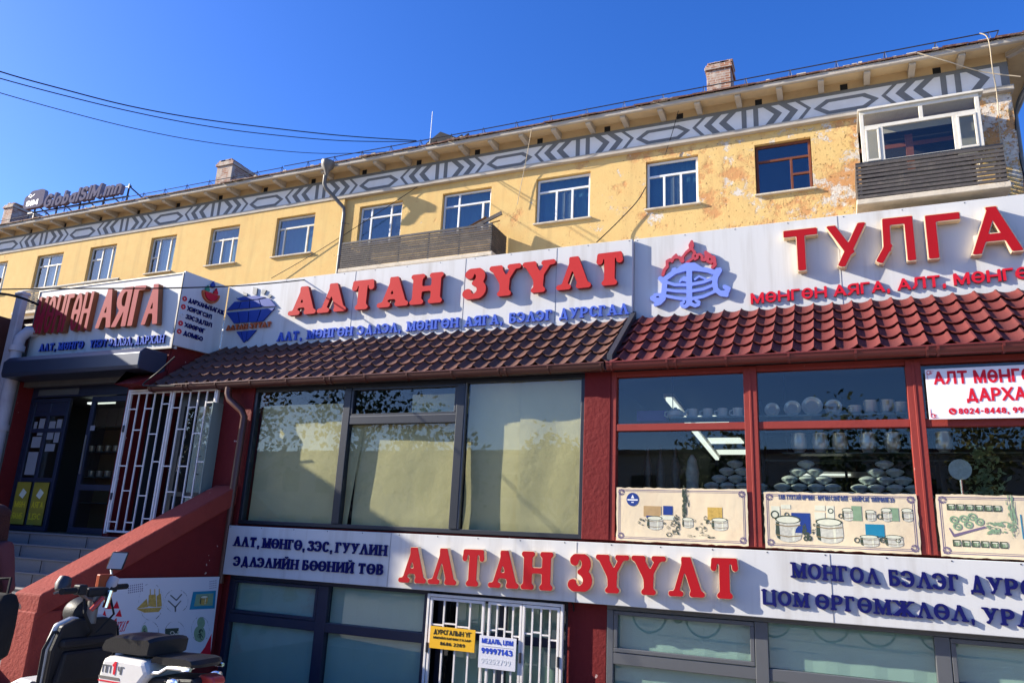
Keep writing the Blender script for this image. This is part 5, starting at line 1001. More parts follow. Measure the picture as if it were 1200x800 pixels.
q.build('printed_dot', 'violet', t, kind='stuff')
# ---- rooftop sign far left
t = thing('rooftop_sign', 'grey rooftop letters and rounded tile on a frame above the far left eaves', 'sign', (-28, 18.5, 13.0)); P = plane((0, 18.5, 0), (1, 0, 0))
m = MB(); put(m, ink([([(.25, .2), (.8, .2)], .2, .2), ([(.25, .2), (.25, .55)], .2, .2), ([(.45, .75), (.8, .75)], .2, .2), ([(.8, .2), (.8, .75)], .2, .2), ([(.4, .4), (.7, .6)], .25, .25)], .02, 70, (-.2, 1.2, -.2, 1.2)), lambda a, b_, d: (-31.1+a*1.3, 18.5-d, 14.12+b_*.85), 0, .15, 0, 1); lo = m.build('logo_tile', ['simgrey', 'simedge'], t)
text(t, 'lettering', 'SIM', P, -30.85, -30.1, 14.22, 14.23, .25, 'heavy', ['whiteink']*2, .15, .16); m = MB(); put(m, ink([([(.2, .55), (.45, .35), (.8, .7)], .06, .03), ([(.3, .75), (.5, .6)], .05, .02)], .02, 50), lambda a, b_, d: (-30.9+a*.6, 18.5-d, 14.5+b_*.35), .15, .16); m.build('logo_mark', 'whiteink', t)
text(t, 'letter', 'GlobalSIM.mn', P, -29.75, -25.2, 14.0, 14.0, .62, 'heavy', ['simgrey', 'simedge'], 0, .16, each=True, rim=.012, shear=.18, gap=.05)
m = MB(); m.bar((-31, 18.6, 14.05), (-25, 18.6, 13.96), .05, .05); m.bar((-29.8, 18.62, 14.45), (-25, 18.62, 14.4), .04, .04)
for x in (-30.6, -29.2, -27.8, -26.4, -25.1): m.bar((x, 18.6, 13.2), (x, 18.6, 14.5), .05, .05); m.bar((x, 18.62, 14.4), (x+.4, 20.3, 13.6), .04, .04)
m.build('support_frame', 'steel', t)

# ================================================================== neighbour at the left, pipes
t = thing('neighbour_shop', 'brown sided shop standing forward of the entrance at the far left edge', 'building', (-15.5, 5.6, 0))
def lap(m, a, b, z0, z1, nrm, h=.2):
    a, b, n_ = Vector((*a, 0)), Vector((*b, 0)), Vector(nrm); z = z0
    while z < z1-.01:
        q = min(h, z1-z); A0, B0 = a+n_*.0, b+n_*.0
        m.quad((A0.x+n_.x*.03, A0.y+n_.y*.03, z), (B0.x+n_.x*.03, B0.y+n_.y*.03, z), (B0.x, B0.y, z+q), (A0.x, A0.y, z+q)); m.quad((A0.x, A0.y, z), (B0.x, B0.y, z), (B0.x+n_.x*.03, B0.y+n_.y*.03, z), (A0.x+n_.x*.03, A0.y+n_.y*.03, z)); z += q
m = MB(); m.box(-20, -13.2, 5.43, 7.7, 0, 5.5); lap(m, (-20, 5.43), (-13.17, 5.43), 0, 5.5, (0, -1, 0)); lap(m, (-13.2, 5.4), (-13.2, 7.7), 0, 5.5, (1, 0, 0)); m.box(-20, -12.62, 8.35, 9.5, 0, 5.02); lap(m, (-20, 8.35), (-12.62, 8.35), 0, 5.02, (0, -1, 0), .14); m.box(-20, -13.4, 7.7, 8.35, 0, 5.0)
m.build('wall', 'siding', t); MB().box(-20.15, -13.14, 5.3, 7.7, 5.5, 5.58).box(-20, -12.6, 8.28, 9.6, 5.02, 5.07).build('roof_edge', 'siding', t)
f = MB(); frame(f, -18.5, -16.5, 1., 3., 5.36, .06, .06, [(2.4, -18.4, -16.6)]); wo = f.build('window', 'anthracite', t); MB().box(-18.45, -16.55, 5.38, 5.386, 1.05, 2.95).build('pane', 'glass', wo)
b = MB(); b.box(-12.92, -12.74, 7.86, 7.98, 0, 5.36); b.box(-12.94, -12.72, 7.84, 8.0, 5.3, 5.36); pz = b.build('square_duct', 'pipe', None, bevel=.02); tag(ground_at(pz, (-12.83, 7.92, 0)), 'tall square lilac-grey duct at the far left beside the entrance sign', 'pipe')
t = thing('vent_pipe', 'round lilac-grey drain pipe with an elbow tucked under the left end of the entrance sign', 'pipe', (-12.6, 7.85, 0))
b = MB(); b.tube([(-12.4, 8.3, 4.62), (-12.44, 8.1, 4.67), (-12.5, 7.93, 4.64), (-12.55, 7.86, 4.52), (-12.56, 7.85, 4.35), (-12.56, 7.85, 4.0)], .09, 14); b.build('elbow', 'pipe', t, smooth=True)
b = MB(); b.tube([(-12.52, 7.85, 4.1), (-12.52, 7.85, 0)], .1, 14); b.lathe([(.1, -.05), (.118, -.05), (.118, .05), (.1, .05)], (-12.56, 7.85, 4.33), 14); b.lathe([(.1, -.05), (.12, -.05), (.12, .05), (.1, .05)], (-12.52, 7.85, 3.0), 14); b.build('pipe', 'pipe', t, smooth=True)
b = MB(); b.tube([(-12.52, 7.85, 3.92), (-12.35, 7.8, 4.02), (-12.05, 7.78, 4.05), (-11.92, 7.78, 4.05)], .062, 12); b.build('branch', 'shutter', t, smooth=True)

# ================================================================== inside the display windows
t = thing('ceiling_light', 'long fluorescent light running across the ceiling of the display room', 'lamp', (-2.2, 13, 3.5)); MB().bar((-2.03, 9.7, 3.5), (-2.42, 16.5, 3.5), .07, .04).build('tube', 'lamp', t); MB().bar((-2.03, 9.7, 3.55), (-2.42, 16.5, 3.55), .14, .05).build('housing', 'whitemetal', t)
t = thing('shelf_light', 'short fluorescent light under the shelves behind the middle bowl pyramid', 'lamp', (0, 10.2, 2.42)); MB().box(-.45, .1, 10.14, 10.18, 2.57, 2.59).build('tube', 'lamp', t); MB().box(-.6, .5, 10.18, 10.24, 2.55, 2.62).build('housing', 'whitemetal', t)
for i, (px_, py_, y, l_) in enumerate(((828, 491, 11.9, 'square ceiling panel light nearest the glass above the left bowl pyramid'), (850, 518, 14.3, 'square ceiling panel light in the middle of the deep left display room'), (858, 530, 16.0, 'square ceiling panel light deepest in the left display room'))):
    x = at(px_, py_, y).x
    tag(ground_at(MB().box(x-.3, x+.3, y-.3, y+.3, 3.57, 3.598).build('light_panel', 'lamp'), (x, y, 3.57)), l_, 'lamp', 'panel lights in the shop ceiling')
t = thing('display_cabinet', 'dark wall cabinet with glass shelves along the back of the display room', 'cabinet', (.2, 10.4, 1.4)); MB().box(-.9, 3.0, 10.35, 10.45, 1.4, 3.5).build('back', 'interior', t)
for z in (3.08, 2.72, 2.2): MB().box(-.88, 2.9, 9.95, 10.35, z, z+.02).build('shelf', 'shelf', t)
for x in (-.9, .05, 1.05, 2.05, 2.95): MB().box(x-.015, x+.015, 9.95, 10.35, 1.4, 3.5).build('upright', 'anthracite', t)
MB().box(-.9, 3.0, 9.9, 10.35, 1.4, 1.9).build('base_cupboard', 'anthracite', t)
# front shelf with cups right behind the glass of the upper panes
t = thing('hanging_shelf', 'clear shelf hung across the upper panes carrying cups and plates', 'shelf', (.2, 8.6, 3.03)); MB().box(-1.75, 2.9, 8.45, 8.75, 3.03, 3.045).build('board', 'shelf', t)
for x in (-1.75, -.85, .7, 2.2): MB().tube([(x, 8.6, 3.04), (x, 8.6, 3.6)], .005, 5).build('wire', 'steel', t)
CUP = [(.0, 0), (.04, 0), (.052, .02), (.055, .11), (.05, .11), (.047, .02), (.0, .012)]
def cup(x, y, z):
    t = thing('cup', '', 'cup', (x, y, z)); b = MB(); b.lathe(CUP, (x, y, z), 16); b.build('bowl', 'porcelain', t, smooth=True); MB().tube([(x-.05, y-.012, z+.09), (x-.085, y-.012, z+.08), (x-.088, y-.012, z+.045), (x-.05, y-.012, z+.025)], .008, 7).build('handle', 'porcelain', t, smooth=True); return t
c0 = cup(-1.45, 8.6, 3.046)
for i in range(5):
    c = c0 if i == 0 else copy_tree(c0); c.location.x = -1.52+.165*i; tag(c, ['white handled cup next to the teapot on the upper shelf', 'second white handled cup from the teapot', 'third white handled cup from the teapot', 'fourth white handled cup from the teapot', 'white handled cup farthest from the teapot, against the red post'][i], 'cup', 'cups on the upper shelf')
t = thing('teapot', 'pale blue teapot at the left end of the row of cups', 'teapot', (-1.72, 8.6, 3.046)); b = MB(); b.lathe([(0, 0), (.06, 0), (.095, .04), (.09, .085), (.05, .115), (.02, .12), (.018, .135), (0, .14)], (-1.72, 8.6, 3.046), 18); b.build('body', 'porcelain', t, smooth=True); MB().tube([(-1.64, 8.6, 3.09), (-1.6, 8.6, 3.12), (-1.575, 8.6, 3.165)], [.022, .016, .01], 8).build('spout', 'porcelain', t, smooth=True); MB().tube([(-1.8, 8.6, 3.14), (-1.84, 8.6, 3.13), (-1.845, 8.6, 3.09), (-1.81, 8.6, 3.07)], .008, 7).build('handle', 'porcelain', t, smooth=True)
tag(ground_at(MB().box(-2.2, -1.85, 8.7, 8.85, 3.05, 3.17).build('carton', 'purple'), (-2.0, 8.77, 3.05)), 'violet carton at the left end of the upper display pane', 'box')
def plate_obj(x, y, z, r, m='silverware'):
    b = MB(); b.lathe([(0, 0), (r*.62, .004), (r*.7, .012), (r, .02), (r*.99, .027), (r*.68, .02), (r*.6, .012), (0, .01)], (x, y, z+r), 24, 0, (0, -1, .25)); return ground_at(b.build('plate', m, None, smooth=True), (x, y, z))
pl = plate_obj(-.4, 8.62, 3.046, .09)
for i, (x, k) in enumerate(((-.66, .9), (-.45, 1.), (-.25, 1.2), (-.04, 1.))):
    p = pl if i == 0 else copy_tree(pl); p.location = (x, 8.62, 3.046); p.scale = (k, k, k); tag(p, ['silver plate standing first from the red post on the middle upper shelf', 'silver plate standing second from the red post on the middle upper shelf', 'largest silver plate standing on the middle upper shelf', 'silver plate standing beside the stacks of bowls'][i], 'plate', 'silver plates on edge')
def bowl_prof(r, h): return [(0, 0), (r*.55, 0), (r*.5, h*.1), (r*.75, h*.3), (r*.97, h*.7), (r, h), (r*.96, h), (r*.9, h*.7), (r*.6, h*.25), (0, h*.15)]
stk = 0
for x, n in ((.17, 3), (.32, 5), (.48, 5), (.6, 4)):
    for k in range(n):
        if stk == 0: sb0 = ground_at(MB().lathe(bowl_prof(.07, .05), (x, 8.6, 3.046), 18).build('bowl', 'silverware', None, smooth=True), (x, 8.6, 3.046)); b = sb0
        else: b = copy_tree(sb0); b.location = (x, 8.6, 3.046+.026*k)
        stk += 1; tag(b, f'silver bowl in the {["short left", "tall second", "tall third", "right-hand"][[.17, .32, .48, .6].index(x)]} nested stack on the middle upper shelf, {["bottom", "second", "third", "fourth", "top"][k]} up', 'bowl', 'nested silver bowls')
# lower row of big engraved dishes and the pyramids of silver bowls standing on the ledge
dish = ground_at(MB().lathe([(0, 0), (.06, 0), (.05, .02), (.075, .05), (.085, .13), (.07, .2), (.078, .22), (.06, .22), (0, .18)], (0, 0, 0), 18).build('jar', 'silverware', None, smooth=True), (0, 0, 0))
for i, x in enumerate((-.42, -.2, .0, .28, .52, .76, 1.0)):
    p = dish if i == 0 else copy_tree(dish); p.location = (x, 9.0, 2.70); tag(p, f'{["first", "second", "third", "fourth", "fifth", "sixth", "last"][i]} of the row of engraved silver jars behind the lower panes, counted from the left', 'jar', 'engraved silver jars')
MB_ = MB().box(-.6, 2.9, 8.9, 9.12, 2.685, 2.70); t = thing('jar_shelf', 'long dark shelf carrying the row of engraved silver jars', 'shelf', (1., 9., 2.685)); MB_.build('board', 'shelf', t); MB().tube([(-.55, 9.0, 2.70), (-.55, 9.0, 3.6)], .006, 5).tube([(2.85, 9.0, 2.70), (2.85, 9.0, 3.6)], .006, 5).build('wire', 'steel', t)
BP = [(0, .0), (.035, 0), (.04, .012), (.074, .03), (.088, .05), (.078, .066), (.045, .082), (.02, .088), (0, .09)]
pb = None; ordn = ['first', 'second', 'third', 'fourth', 'fifth']
for g_, (xc, base, nm) in enumerate(((-1.06, 5, 'left'), (-.34, 5, 'middle'), (.40, 5, 'right'))):
    z = 2.16; st_ = thing('bowl_stand', f'low dark stand under the {nm} pyramid of silver bowls', 'stand', (xc, 8.5, 1.70)); MB().box(xc-.42, xc+.42, 8.38, 8.62, 1.70, 2.155).build('block', 'anthracite', st_)
    for r in range(base):
        for k in range(base-r):
            x = xc+(k-(base-r-1)/2)*.165; zz = z+r*.08
            if pb is None: pb = ground_at(MB().lathe(BP, (0, 0, 0), 20).build('silver_bowl', 'bowlrim', None, smooth=True), (0, 0, 0)); b = pb
            else: b = copy_tree(pb)
            b.location = (x+rnd.uniform(-.006, .006), 8.5+rnd.uniform(-.006, .006), zz); b.rotation_euler.z = rnd.random()*6
            tag(b, f'silver lidded bowl, {ordn[k]} from left in the {["bottom", "second", "middle", "fourth", "top"][r]} row of the {nm} pyramid', 'bowl', 'pyramids of silver bowls')
# vase-like figure and bottles in the left pane
t = thing('wrapped_figurine', 'tall pale wrapped figurine left of the first bowl pyramid', 'figurine', (-1.52, 8.5, 1.70)); MB().lathe([(.0, .0), (.08, 0), (.075, .4), (.065, .6), (.075, .72), (.05, .86), (.02, .92), (0, .93)], (-1.52, 8.5, 1.70), 14).build('body', mat('wrapped_glaze', (.4, .42, .36), .3, 0, .6, 14., .5, 12.), t, smooth=True)
bt = None
for i, x in enumerate((-2.08, -1.93, -1.76)):
    if bt is None:
        bt = thing('bottle', '', 'bottle', (x, 8.75, 1.7)); b = MB(); b.lathe([(0, 0), (.045, 0), (.05, .05), (.05, .42), (.035, .5), (.016, .56), (.016, .64), (0, .645)], (x, 8.75, 2.1), 14); b.build('body', mat('carved_bottle', (.16, .12, .08), .4, .2, .6, 25.), bt, smooth=True); MB().box(x-.06, x+.06, 8.7, 8.82, 1.7, 2.098).build('stand', 'anthracite', bt); c = bt
    else: c = copy_tree(bt); c.location.x = x
    tag(c, ['carved brown bottle nearest the red pilaster', 'middle one of the three carved brown bottles', 'carved brown bottle beside the wrapped figurine'][i], 'bottle', 'carved bottles')
t = thing('round_mirror', 'small round mirror on a stand behind the right-hand lower pane', 'mirror', (1.06, 8.5, 1.7)); MB().lathe([(0, 0), (.1, 0), (.1, .015), (0, .015)], (1.06, 8.5, 2.48), 22, 0, (0, -1, 0)).build('glass_disc', 'bowlrim', t, smooth=True); MB().tube([(1.06, 8.52, 2.4), (1.06, 8.52, 1.7)], .01, 6).build('stem', 'chrome', t)
t = thing('dried_plant', 'bushy silvery dried plant behind the right-hand lower pane', 'plant', (1.3, 8.8, 1.7)); m = MB(); q_ = random.Random(4)
for i in range(320):
    a = q_.random()*6.3; h = q_.random(); r = .25*(1-abs(h-.45))*q_.random(); c = Vector((1.3+r*math.cos(a), 8.8+r*math.sin(a)*.5, 2.1+h*.65)); d = Vector((q_.uniform(-1, 1), q_.uniform(-1, 1), q_.uniform(-1, 1)))*.035; e = Vector((q_.uniform(-1, 1), q_.uniform(-1, 1), q_.uniform(-1, 1)))*.02; m.quad(c-d, c+e, c+d, c-e)
m.build('foliage', 'sage', t); MB().lathe([(0, 0), (.08, 0), (.1, .42), (0, .42)], (1.3, 8.8, 1.7), 14).build('pot', 'anthracite', t)
# shelf and boxes seen through the open entrance
t = thing('shelf_unit', 'dark shelf unit seen through the entrance door', 'shelf', (-12.2, 9.6, 1.4))
for z in (1.9, 2.35, 2.8, 3.25): MB().box(-13.6, -11.2, 9.5, 9.8, z, z+.02).build('board', 'shelf', t)
MB().box(-13.6, -11.2, 9.8, 9.84, 1.4, 3.7).build('back', mat('tan_back_panel', (.2, .14, .06), .8), t)
bx = None
for i in range(4):
    x = -12.75+.27*i
    if bx is None: bx = ground_at(MB().box(x, x+.24, 9.5, 9.7, 3.272, 3.62).build('file_box', 'doorpaper', None, bevel=.005), (x+.12, 9.6, 3.272)); c = bx
    else: c = copy_tree(bx); c.location.x = x+.12
    tag(c, ['white file box at the left end of the top shelf inside the entrance', 'second white file box on the top shelf inside the entrance', 'third white file box on the top shelf inside the entrance', 'white file box at the right end of the top shelf inside the entrance'][i], 'box', 'file boxes inside the entrance')
kn = None
for i in range(14):
    x = -12.8+.105*i; z = 2.37 if i % 2 else 2.82
    if kn is None: kn = ground_at(MB().lathe(CUP, (0, 0, 0), 12).build('goblet', 'silverware', None, smooth=True), (0, 0, 0)); c = kn
    else: c = copy_tree(kn)
    c.location = (x, 9.6, z+.001); tag(c, 'small silver goblet on the dark shelves inside the entrance', 'goblet', 'goblets inside the entrance')
tag(ground_at(MB().box(-11.6, -11.0, 8.6, 8.66, 3.5, 3.53).build('tube_light', 'lamp'), (-11.3, 8.63, 3.5)), 'short white tube light just inside the entrance door', 'lamp')

# ================================================================== cables
def wire(name, label, pts, r, m='cable', cat='cable'):
    P3 = [at(*p) for p in pts]; out = []
    for i in range(len(P3)-1):                       # smooth through the points
        p0 = P3[max(i-1, 0)]; p1 = P3[i]; p2 = P3[i+1]; p3 = P3[min(i+2, len(P3)-1)]
        for k in range(6): s_ = k/6; out.append(.5*((2*p1)+(p2-p0)*s_+(2*p0-5*p1+4*p2-p3)*s_*s_+(3*p1-p0-3*p2+p3)*s_**3))
    out.append(P3[-1]); o = MB().tube(out, r, 6).build(name, m, None, smooth=False); c = out[0].copy(); return tag(ground_at(o, c), label, cat)
wire('overhead_cable', 'topmost black cable crossing the sky from the left to the roof railing', [(-90, 52, 7), (0, 84, 8.2), (75, 105, 9.3), (150, 124, 10.5), (225, 138, 12), (300, 148, 13.5), (400, 159, 15.6), (488, 165, 17.5)], .014)
wire('overhead_cable', 'middle black cable crossing the sky from the left to the roof railing', [(-90, 65, 7.1), (0, 92, 8.3), (75, 112, 9.4), (150, 130, 10.6), (225, 145, 12), (300, 156, 13.6), (400, 165, 15.7), (488, 166, 17.5)], .0115)
wire('overhead_cable', 'lowest and thinnest cable crossing the sky from the left to the roof', [(-90, 82, 7), (0, 109, 8.2), (75, 130, 9.4), (150, 149, 10.6), (225, 164, 12), (300, 174, 13.6), (380, 180, 15.7), (460, 178, 17.5)], .009)
wire('street_cable', 'thin black cable strung level in front of the shop signs up to the slatted balcony', [(-60, 341, 5.5), (0, 339, 5.8), (100, 338, 6.3), (200, 337.5, 7.), (300, 333.5, 8.0), (400, 323, 9.8), (500, 311, 12.8), (572, 299, 16.9)], .009)
wire('street_cable', 'thick black cable dropping to the duct at the far left', [(-50, 342, 6.8), (0, 344, 7.1), (25, 349, 7.3), (45, 357, 7.6)], .02)
wire('street_cable', 'pale cable crossing over the shutter box under the left sign', [(205, 452, 7.5), (175, 452, 7.5), (168, 450, 7.55), (185, 436, 7.6), (205, 418, 7.75)], .012)
wire('wall_cable', 'black cable sagging across the yellow wall below two windows', [(757, 219, 17.9), (745, 238, 17.88), (718, 266, 17.85), (699, 284, 17.7)], .014)
wire('wall_cable', 'thin cable slanting down the yellow wall to the left of the downpipe', [(500, 212, 17.93), (430, 258, 17.88), (370, 296, 17.85), (318, 326, 17.8)], .010)
wire('roof_cord', 'pale cord hanging from the eaves near the right corner, crossing the frieze', [(1148, 39, 17.3), (1158, 46, 17.3), (1163, 80, 17.5), (1168, 110, 17.9), (1172, 160, 17.9), (1174, 185, 17.9)], .012, 'cord', 'cord')
wire('roof_cord', 'pale cord slanting under the soffit to the right corner', [(1075, 62, 17.3), (1110, 72, 17.35), (1150, 84, 17.6), (1196, 90, 17.6)], .012, 'cord', 'cord')
wire('roof_cord', 'pale cord hanging from the eaves at the middle of the frieze', [(623, 151, 17.35), (620, 168, 17.5), (615, 195, 17.85), (606, 240, 17.9)], .009, 'cord', 'cord')
wire('roof_cord', 'thin dark cord slanting from the eaves over the window next to the brown framed one', [(795, 130, 17.6), (788, 155, 17.85), (780, 180, 17.9)], .009)
wire('corner_cable', 'dark cable hanging in the sky beside the right end of the building', [(1206, 95, 17), (1192, 118, 17.6), (1190, 150, 18), (1196, 190, 18), (1203, 215, 18)], .014)

# ================================================================== SCOOTER
cx, cy = -4.215, 3.80
F_ = lambda s_, l_, z_: Vector((cx-s_, cy+l_, z_))
t = thing('scooter', 'white step-through scooter with black seat and dark leg shield parked before the stair parapet', 'scooter', (cx, cy, 0))
def wheel(name, s_, r):
    b = MB(); b.lathe([(r-.07, -.045), (r-.02, -.05), (r, -.02), (r, .02), (r-.02, .05), (r-.07, .045), (r-.075, 0), (r-.07, -.045)], F_(s_, 0, r), 28, 0, (0, 1, 0)); w_ = b.build(name, 'rubber', t, smooth=True)
    b = MB(); b.lathe([(.03, -.06), (.05, -.05), (.05, .05), (.03, .06), (.03, -.06)], F_(s_, 0, r), 16, 0, (0, 1, 0)); b.lathe([(r-.09, -.04), (r-.07, -.045), (r-.07, .045), (r-.09, .04), (r-.09, -.04)], F_(s_, 0, r), 24, 0, (0, 1, 0))
    for k in range(5): a = k*2*PI/5; c_ = F_(s_, 0, r); d_ = Vector((math.cos(a), 0, math.sin(a))); b.bar(c_+d_*.03, c_+d_*(r-.075), .035, .03, 0, (0, 1, 0))
    b.build('rim', 'zinc', w_)
wheel('front_wheel', .90, .23); wheel('rear_wheel', -.42, .23)
b = MB(); b.prism([(.62, .30), (.68, .47), (.80, .55), (.95, .56), (1.08, .50), (1.16, .38), (1.10, .40), (1.02, .485), (.93, .505), (.80, .49), (.72, .42), (.68, .29)], lambda u_, v_, d: F_(u_, d, v_), -.085, .085); b.build('front_fender', 'scooterwhite', t, bevel=.02)
b = MB(); b.tube([F_(.90, -.09, .23), F_(.78, -.09, .55)], .022, 8).tube([F_(.90, .09, .23), F_(.78, .09, .55)], .022, 8).tube([F_(.80, 0, .5), F_(.44, 0, 1.08)], .03, 10); b.build('fork', 'steel', t, smooth=True)
# leg shield: white outer shell with a black inner panel
sh = [(-.17, .28), (-.22, .50), (-.25, .80), (-.215, .95), (-.12, .985), (.12, .985), (.215, .95), (.25, .80), (.22, .50), (.17, .28)]
b = MB(); b.prism(sh, lambda u_, v_, d: F_(.60-.13*(v_-.28)+d+.5*abs(u_)**1.5*-.28, u_, v_), .0, .04); b.build('leg_shield', 'scooterwhite', t, bevel=.02)
b = MB(); b.prism([(u_*.95, .28+(v_-.28)*.985) for u_, v_ in sh], lambda u_, v_, d: F_(.60-.13*(v_-.28)+d+.5*abs(u_)**1.5*-.28, u_, v_), -.05, -.002); b.build('inner_panel', 'blackplastic', t, bevel=.012)
b = MB()
for l_ in (-1, 1): b.tube([F_(.58, .19*l_, .30), F_(.535, .245*l_, .52), F_(.50, .275*l_, .80), F_(.49, .24*l_, .90), F_(.49, .12*l_, .905), F_(.49, 0, .905)], .011, 7)
b.build('guard_bar', 'blackplastic', t, smooth=True)
b = MB(); b.box(*sorted((cx-.44, cx-.56)), cy-.2, cy+.2, .80, .86); b.prism([(-.19, .58), (.19, .58), (.16, .78), (-.16, .78)], lambda u_, v_, d: F_(.50-d, u_, v_), 0, .05); b.build('glove_box', 'blackplastic', t, bevel=.02)
b = MB(); b.prism([(.62, .22), (.62, .30), (.05, .30), (.02, .38), (-.02, .38), (-.02, .22)], lambda u_, v_, d: F_(u_, d, v_), -.17, .17); b.build('floorboard', 'blackplastic', t, bevel=.015)
b = MB(); b.prism([(.10, .30), (.12, .66), (.10, .785), (.02, .80), (-.25, .795), (-.30, .72), (-.10, .48), (-.02, .30)], lambda u_, v_, d: F_(u_, d, v_), -.165, .165); bd = b.build('body', 'scooterwhite', t, bevel=.03)
b = MB(); b.prism([(-.10, .36), (-.10, .50), (-.28, .70), (-.62, .73), (-.64, .60), (-.42, .50)], lambda u_, v_, d: F_(u_, d, v_), -.12, .12); b.build('rear_frame', 'blackplastic', t, bevel=.02)
Pb = lambda u_, v_, d: F_(-u_, -.1655-d, v_)
text(bd, 'lettering', 'ПП', Pb, -.085, -.01, .70, .70, .045, 'sans', ['greyframe']*2, 0, .002); text(bd, 'lettering', '1', Pb, -.0, .04, .695, .695, .075, 'heavy', ['redink']*2, 0, .003); text(bd, 'lettering', 'ЧГ', Pb, .05, .10, .70, .70, .045, 'sans', ['greyframe']*2, 0, .002)
q = MB(); q.prism([(-.105, .665), (.08, .665), (.07, .68), (-.108, .68)], Pb, 0, .002, 0); q.prism([(-.105, .648), (.095, .648), (.085, .656), (-.105, .656)], Pb, 0, .002, 1); q.build('stripe', ['zinc', 'redink'], bd)
# seats: closed padded profiles
def pad(name, prof, hw, m_='leather'):
    b = MB(); N = 9; n = len(prof); vs = []; fs = []; czp = sum(p[1] for p in prof)/n
    for j in range(N):
        q = -1+2*j/(N-1); k = (1-abs(q)**3.5*.28); vs += [F_(p[0]*(1-abs(q)**4*.03), q*hw, czp+(p[1]-czp)*k) for p in prof]
    for j in range(N-1):
        for i in range(n): fs.append((j*n+i, j*n+(i+1) % n, (j+1)*n+(i+1) % n, (j+1)*n+i))
    fs += [tuple(range(n)), tuple(range((N-1)*n, N*n))[::-1]]; b.add(vs, fs); return b.build(name, m_, t, smooth=True)
pad('seat', [(.125, .80), (.135, .83), (.115, .885), (.06, .915), (-.03, .92), (-.14, .915), (-.25, .925), (-.272, .905), (-.265, .81), (-.2, .80)], .155)
pad('rear_seat', [(-.28, .775), (-.275, .80), (-.30, .825), (-.42, .83), (-.55, .835), (-.60, .825), (-.615, .80), (-.61, .78), (-.5, .77)], .125)
b = MB()
for l_ in (-.12, .12): b.tube([F_(-.2, l_, .72), F_(-.36, l_*1.1, .735), F_(-.42, l_*1.1, .77), F_(-.60, l_*1.1, .775)], .012, 8)
b.build('grab_rail', 'chrome', t, smooth=True)
b = MB(); b.prism([(-.52, .69), (-.60, .74), (-.70, .735), (-.72, .70), (-.66, .67)], lambda u_, v_, d: F_(u_, d, v_), -.05, .05); b.build('tail_lamp', 'tailred', t, bevel=.012)
for l_, c_ in ((-.17, 'chrome'), (.17, 'chrome')):
    b = MB(); c0_ = F_(-.52, l_, .70); b.lathe([(0, -.035), (.022, -.03), (.03, 0), (.026, .03), (0, .036)], c0_, 12, 0, (1, 0, 0)); ts = b.build('turn_signal', c_, t, smooth=True); MB().tube([F_(-.5, l_*.5, .69), c0_], .008, 6).build('stalk', 'steel', ts)
b = MB(); b.prism([(-.30, .42), (-.35, .52), (-.46, .535), (-.60, .50), (-.70, .36), (-.66, .36), (-.57, .46), (-.44, .49), (-.37, .47), (-.34, .42)], lambda u_, v_, d: F_(u_, d, v_), -.07, .07); b.build('rear_fender', 'blackplastic', t, bevel=.015)
# handlebar turned a little, with levers, clutter and the far mirror
b = MB(); hb = F_(.47, 0, 1.10); hd = Vector((-.28, .96, 0)); hu = Vector((0, 0, 1))
b.tube([hb-hd*.33+hu*.06, hb-hd*.2+hu*.06, hb-hd*.08+hu*.0, hb+hd*.08, hb+hd*.2+hu*.06, hb+hd*.33+hu*.06], .014, 8); b.tube([hb-hu*.16, hb+hu*.03], .035, 10); hbo = b.build('handlebar', 'zinc', t, smooth=True)
for sg in (-1, 1):
    b = MB(); b.tube([hb+hd*(.21*sg)+hu*.06, hb+hd*(.335*sg)+hu*.06], .02, 10); b.build('grip', 'rubber', hbo, smooth=True)
    b = MB(); b.tube([hb+hd*(.17*sg)+hu*.06+Vector((-.03, 0, 0)), hb+hd*(.25*sg)+hu*.05+Vector((-.075, 0, 0)), hb+hd*(.33*sg)+hu*.045+Vector((-.07, 0, 0))], .008, 6); b.build('lever', 'zinc', hbo, smooth=True)
    b = MB(); c_ = hb+hd*(.16*sg)+hu*.06; b.box(c_.x-.03, c_.x+.035, c_.y-.03, c_.y+.03, c_.z-.03, c_.z+.035); b.build('switch_box', 'blackplastic', hbo, bevel=.01)
b = MB(); b.lathe([(0, .09), (.07, .07), (.1, .02), (.095, -.06), (.05, -.1), (0, -.1)], hb+Vector((-.12, 0, -.10)), 18, 0, (-1, 0, .1)); b.build('headlight', 'blackplastic', t, smooth=True)
b = MB(); b.box(hb.x-.05, hb.x+.04, hb.y-.08, hb.y+.08, hb.z+.01, hb.z+.07); b.build('dashboard', 'blackplastic', t, bevel=.015)
b = MB(); b.tube([hb+Vector((.03, -.1, .0)), hb+Vector((.08, -.12, -.08)), hb+Vector((.06, -.02, -.2)), hb+Vector((-.02, .0, -.26))], .009, 6).tube([hb+Vector((.03, .1, .0)), hb+Vector((.09, .1, -.1)), hb+Vector((.05, .02, -.22))], .008, 6); b.build('control_cable', 'rubber', t, smooth=True)
b = MB(); c_ = hb+Vector((.05, -.02, -.02)); b.tube([c_+Vector((0, -.03, -.05)), c_+Vector((.02, .03, .03))], .016, 8); b.build('red_clip', 'tailred', t, smooth=True)
b = MB(); c_ = hb+Vector((.055, .05, .0)); b.tube([c_+Vector((0, 0, -.06)), c_+Vector((0, .02, .05))], .018, 8); b.build('lock', 'chrome', t, smooth=True)
m0 = hb+hd*.15+hu*.08; m1 = at(131, 664, m0.y+.05)
b = MB(); b.tube([m0, m0+hu*.05, m1+Vector((0, 0, -.02)), m1], .007, 7); mo = b.build('mirror', 'chrome', t, smooth=True)
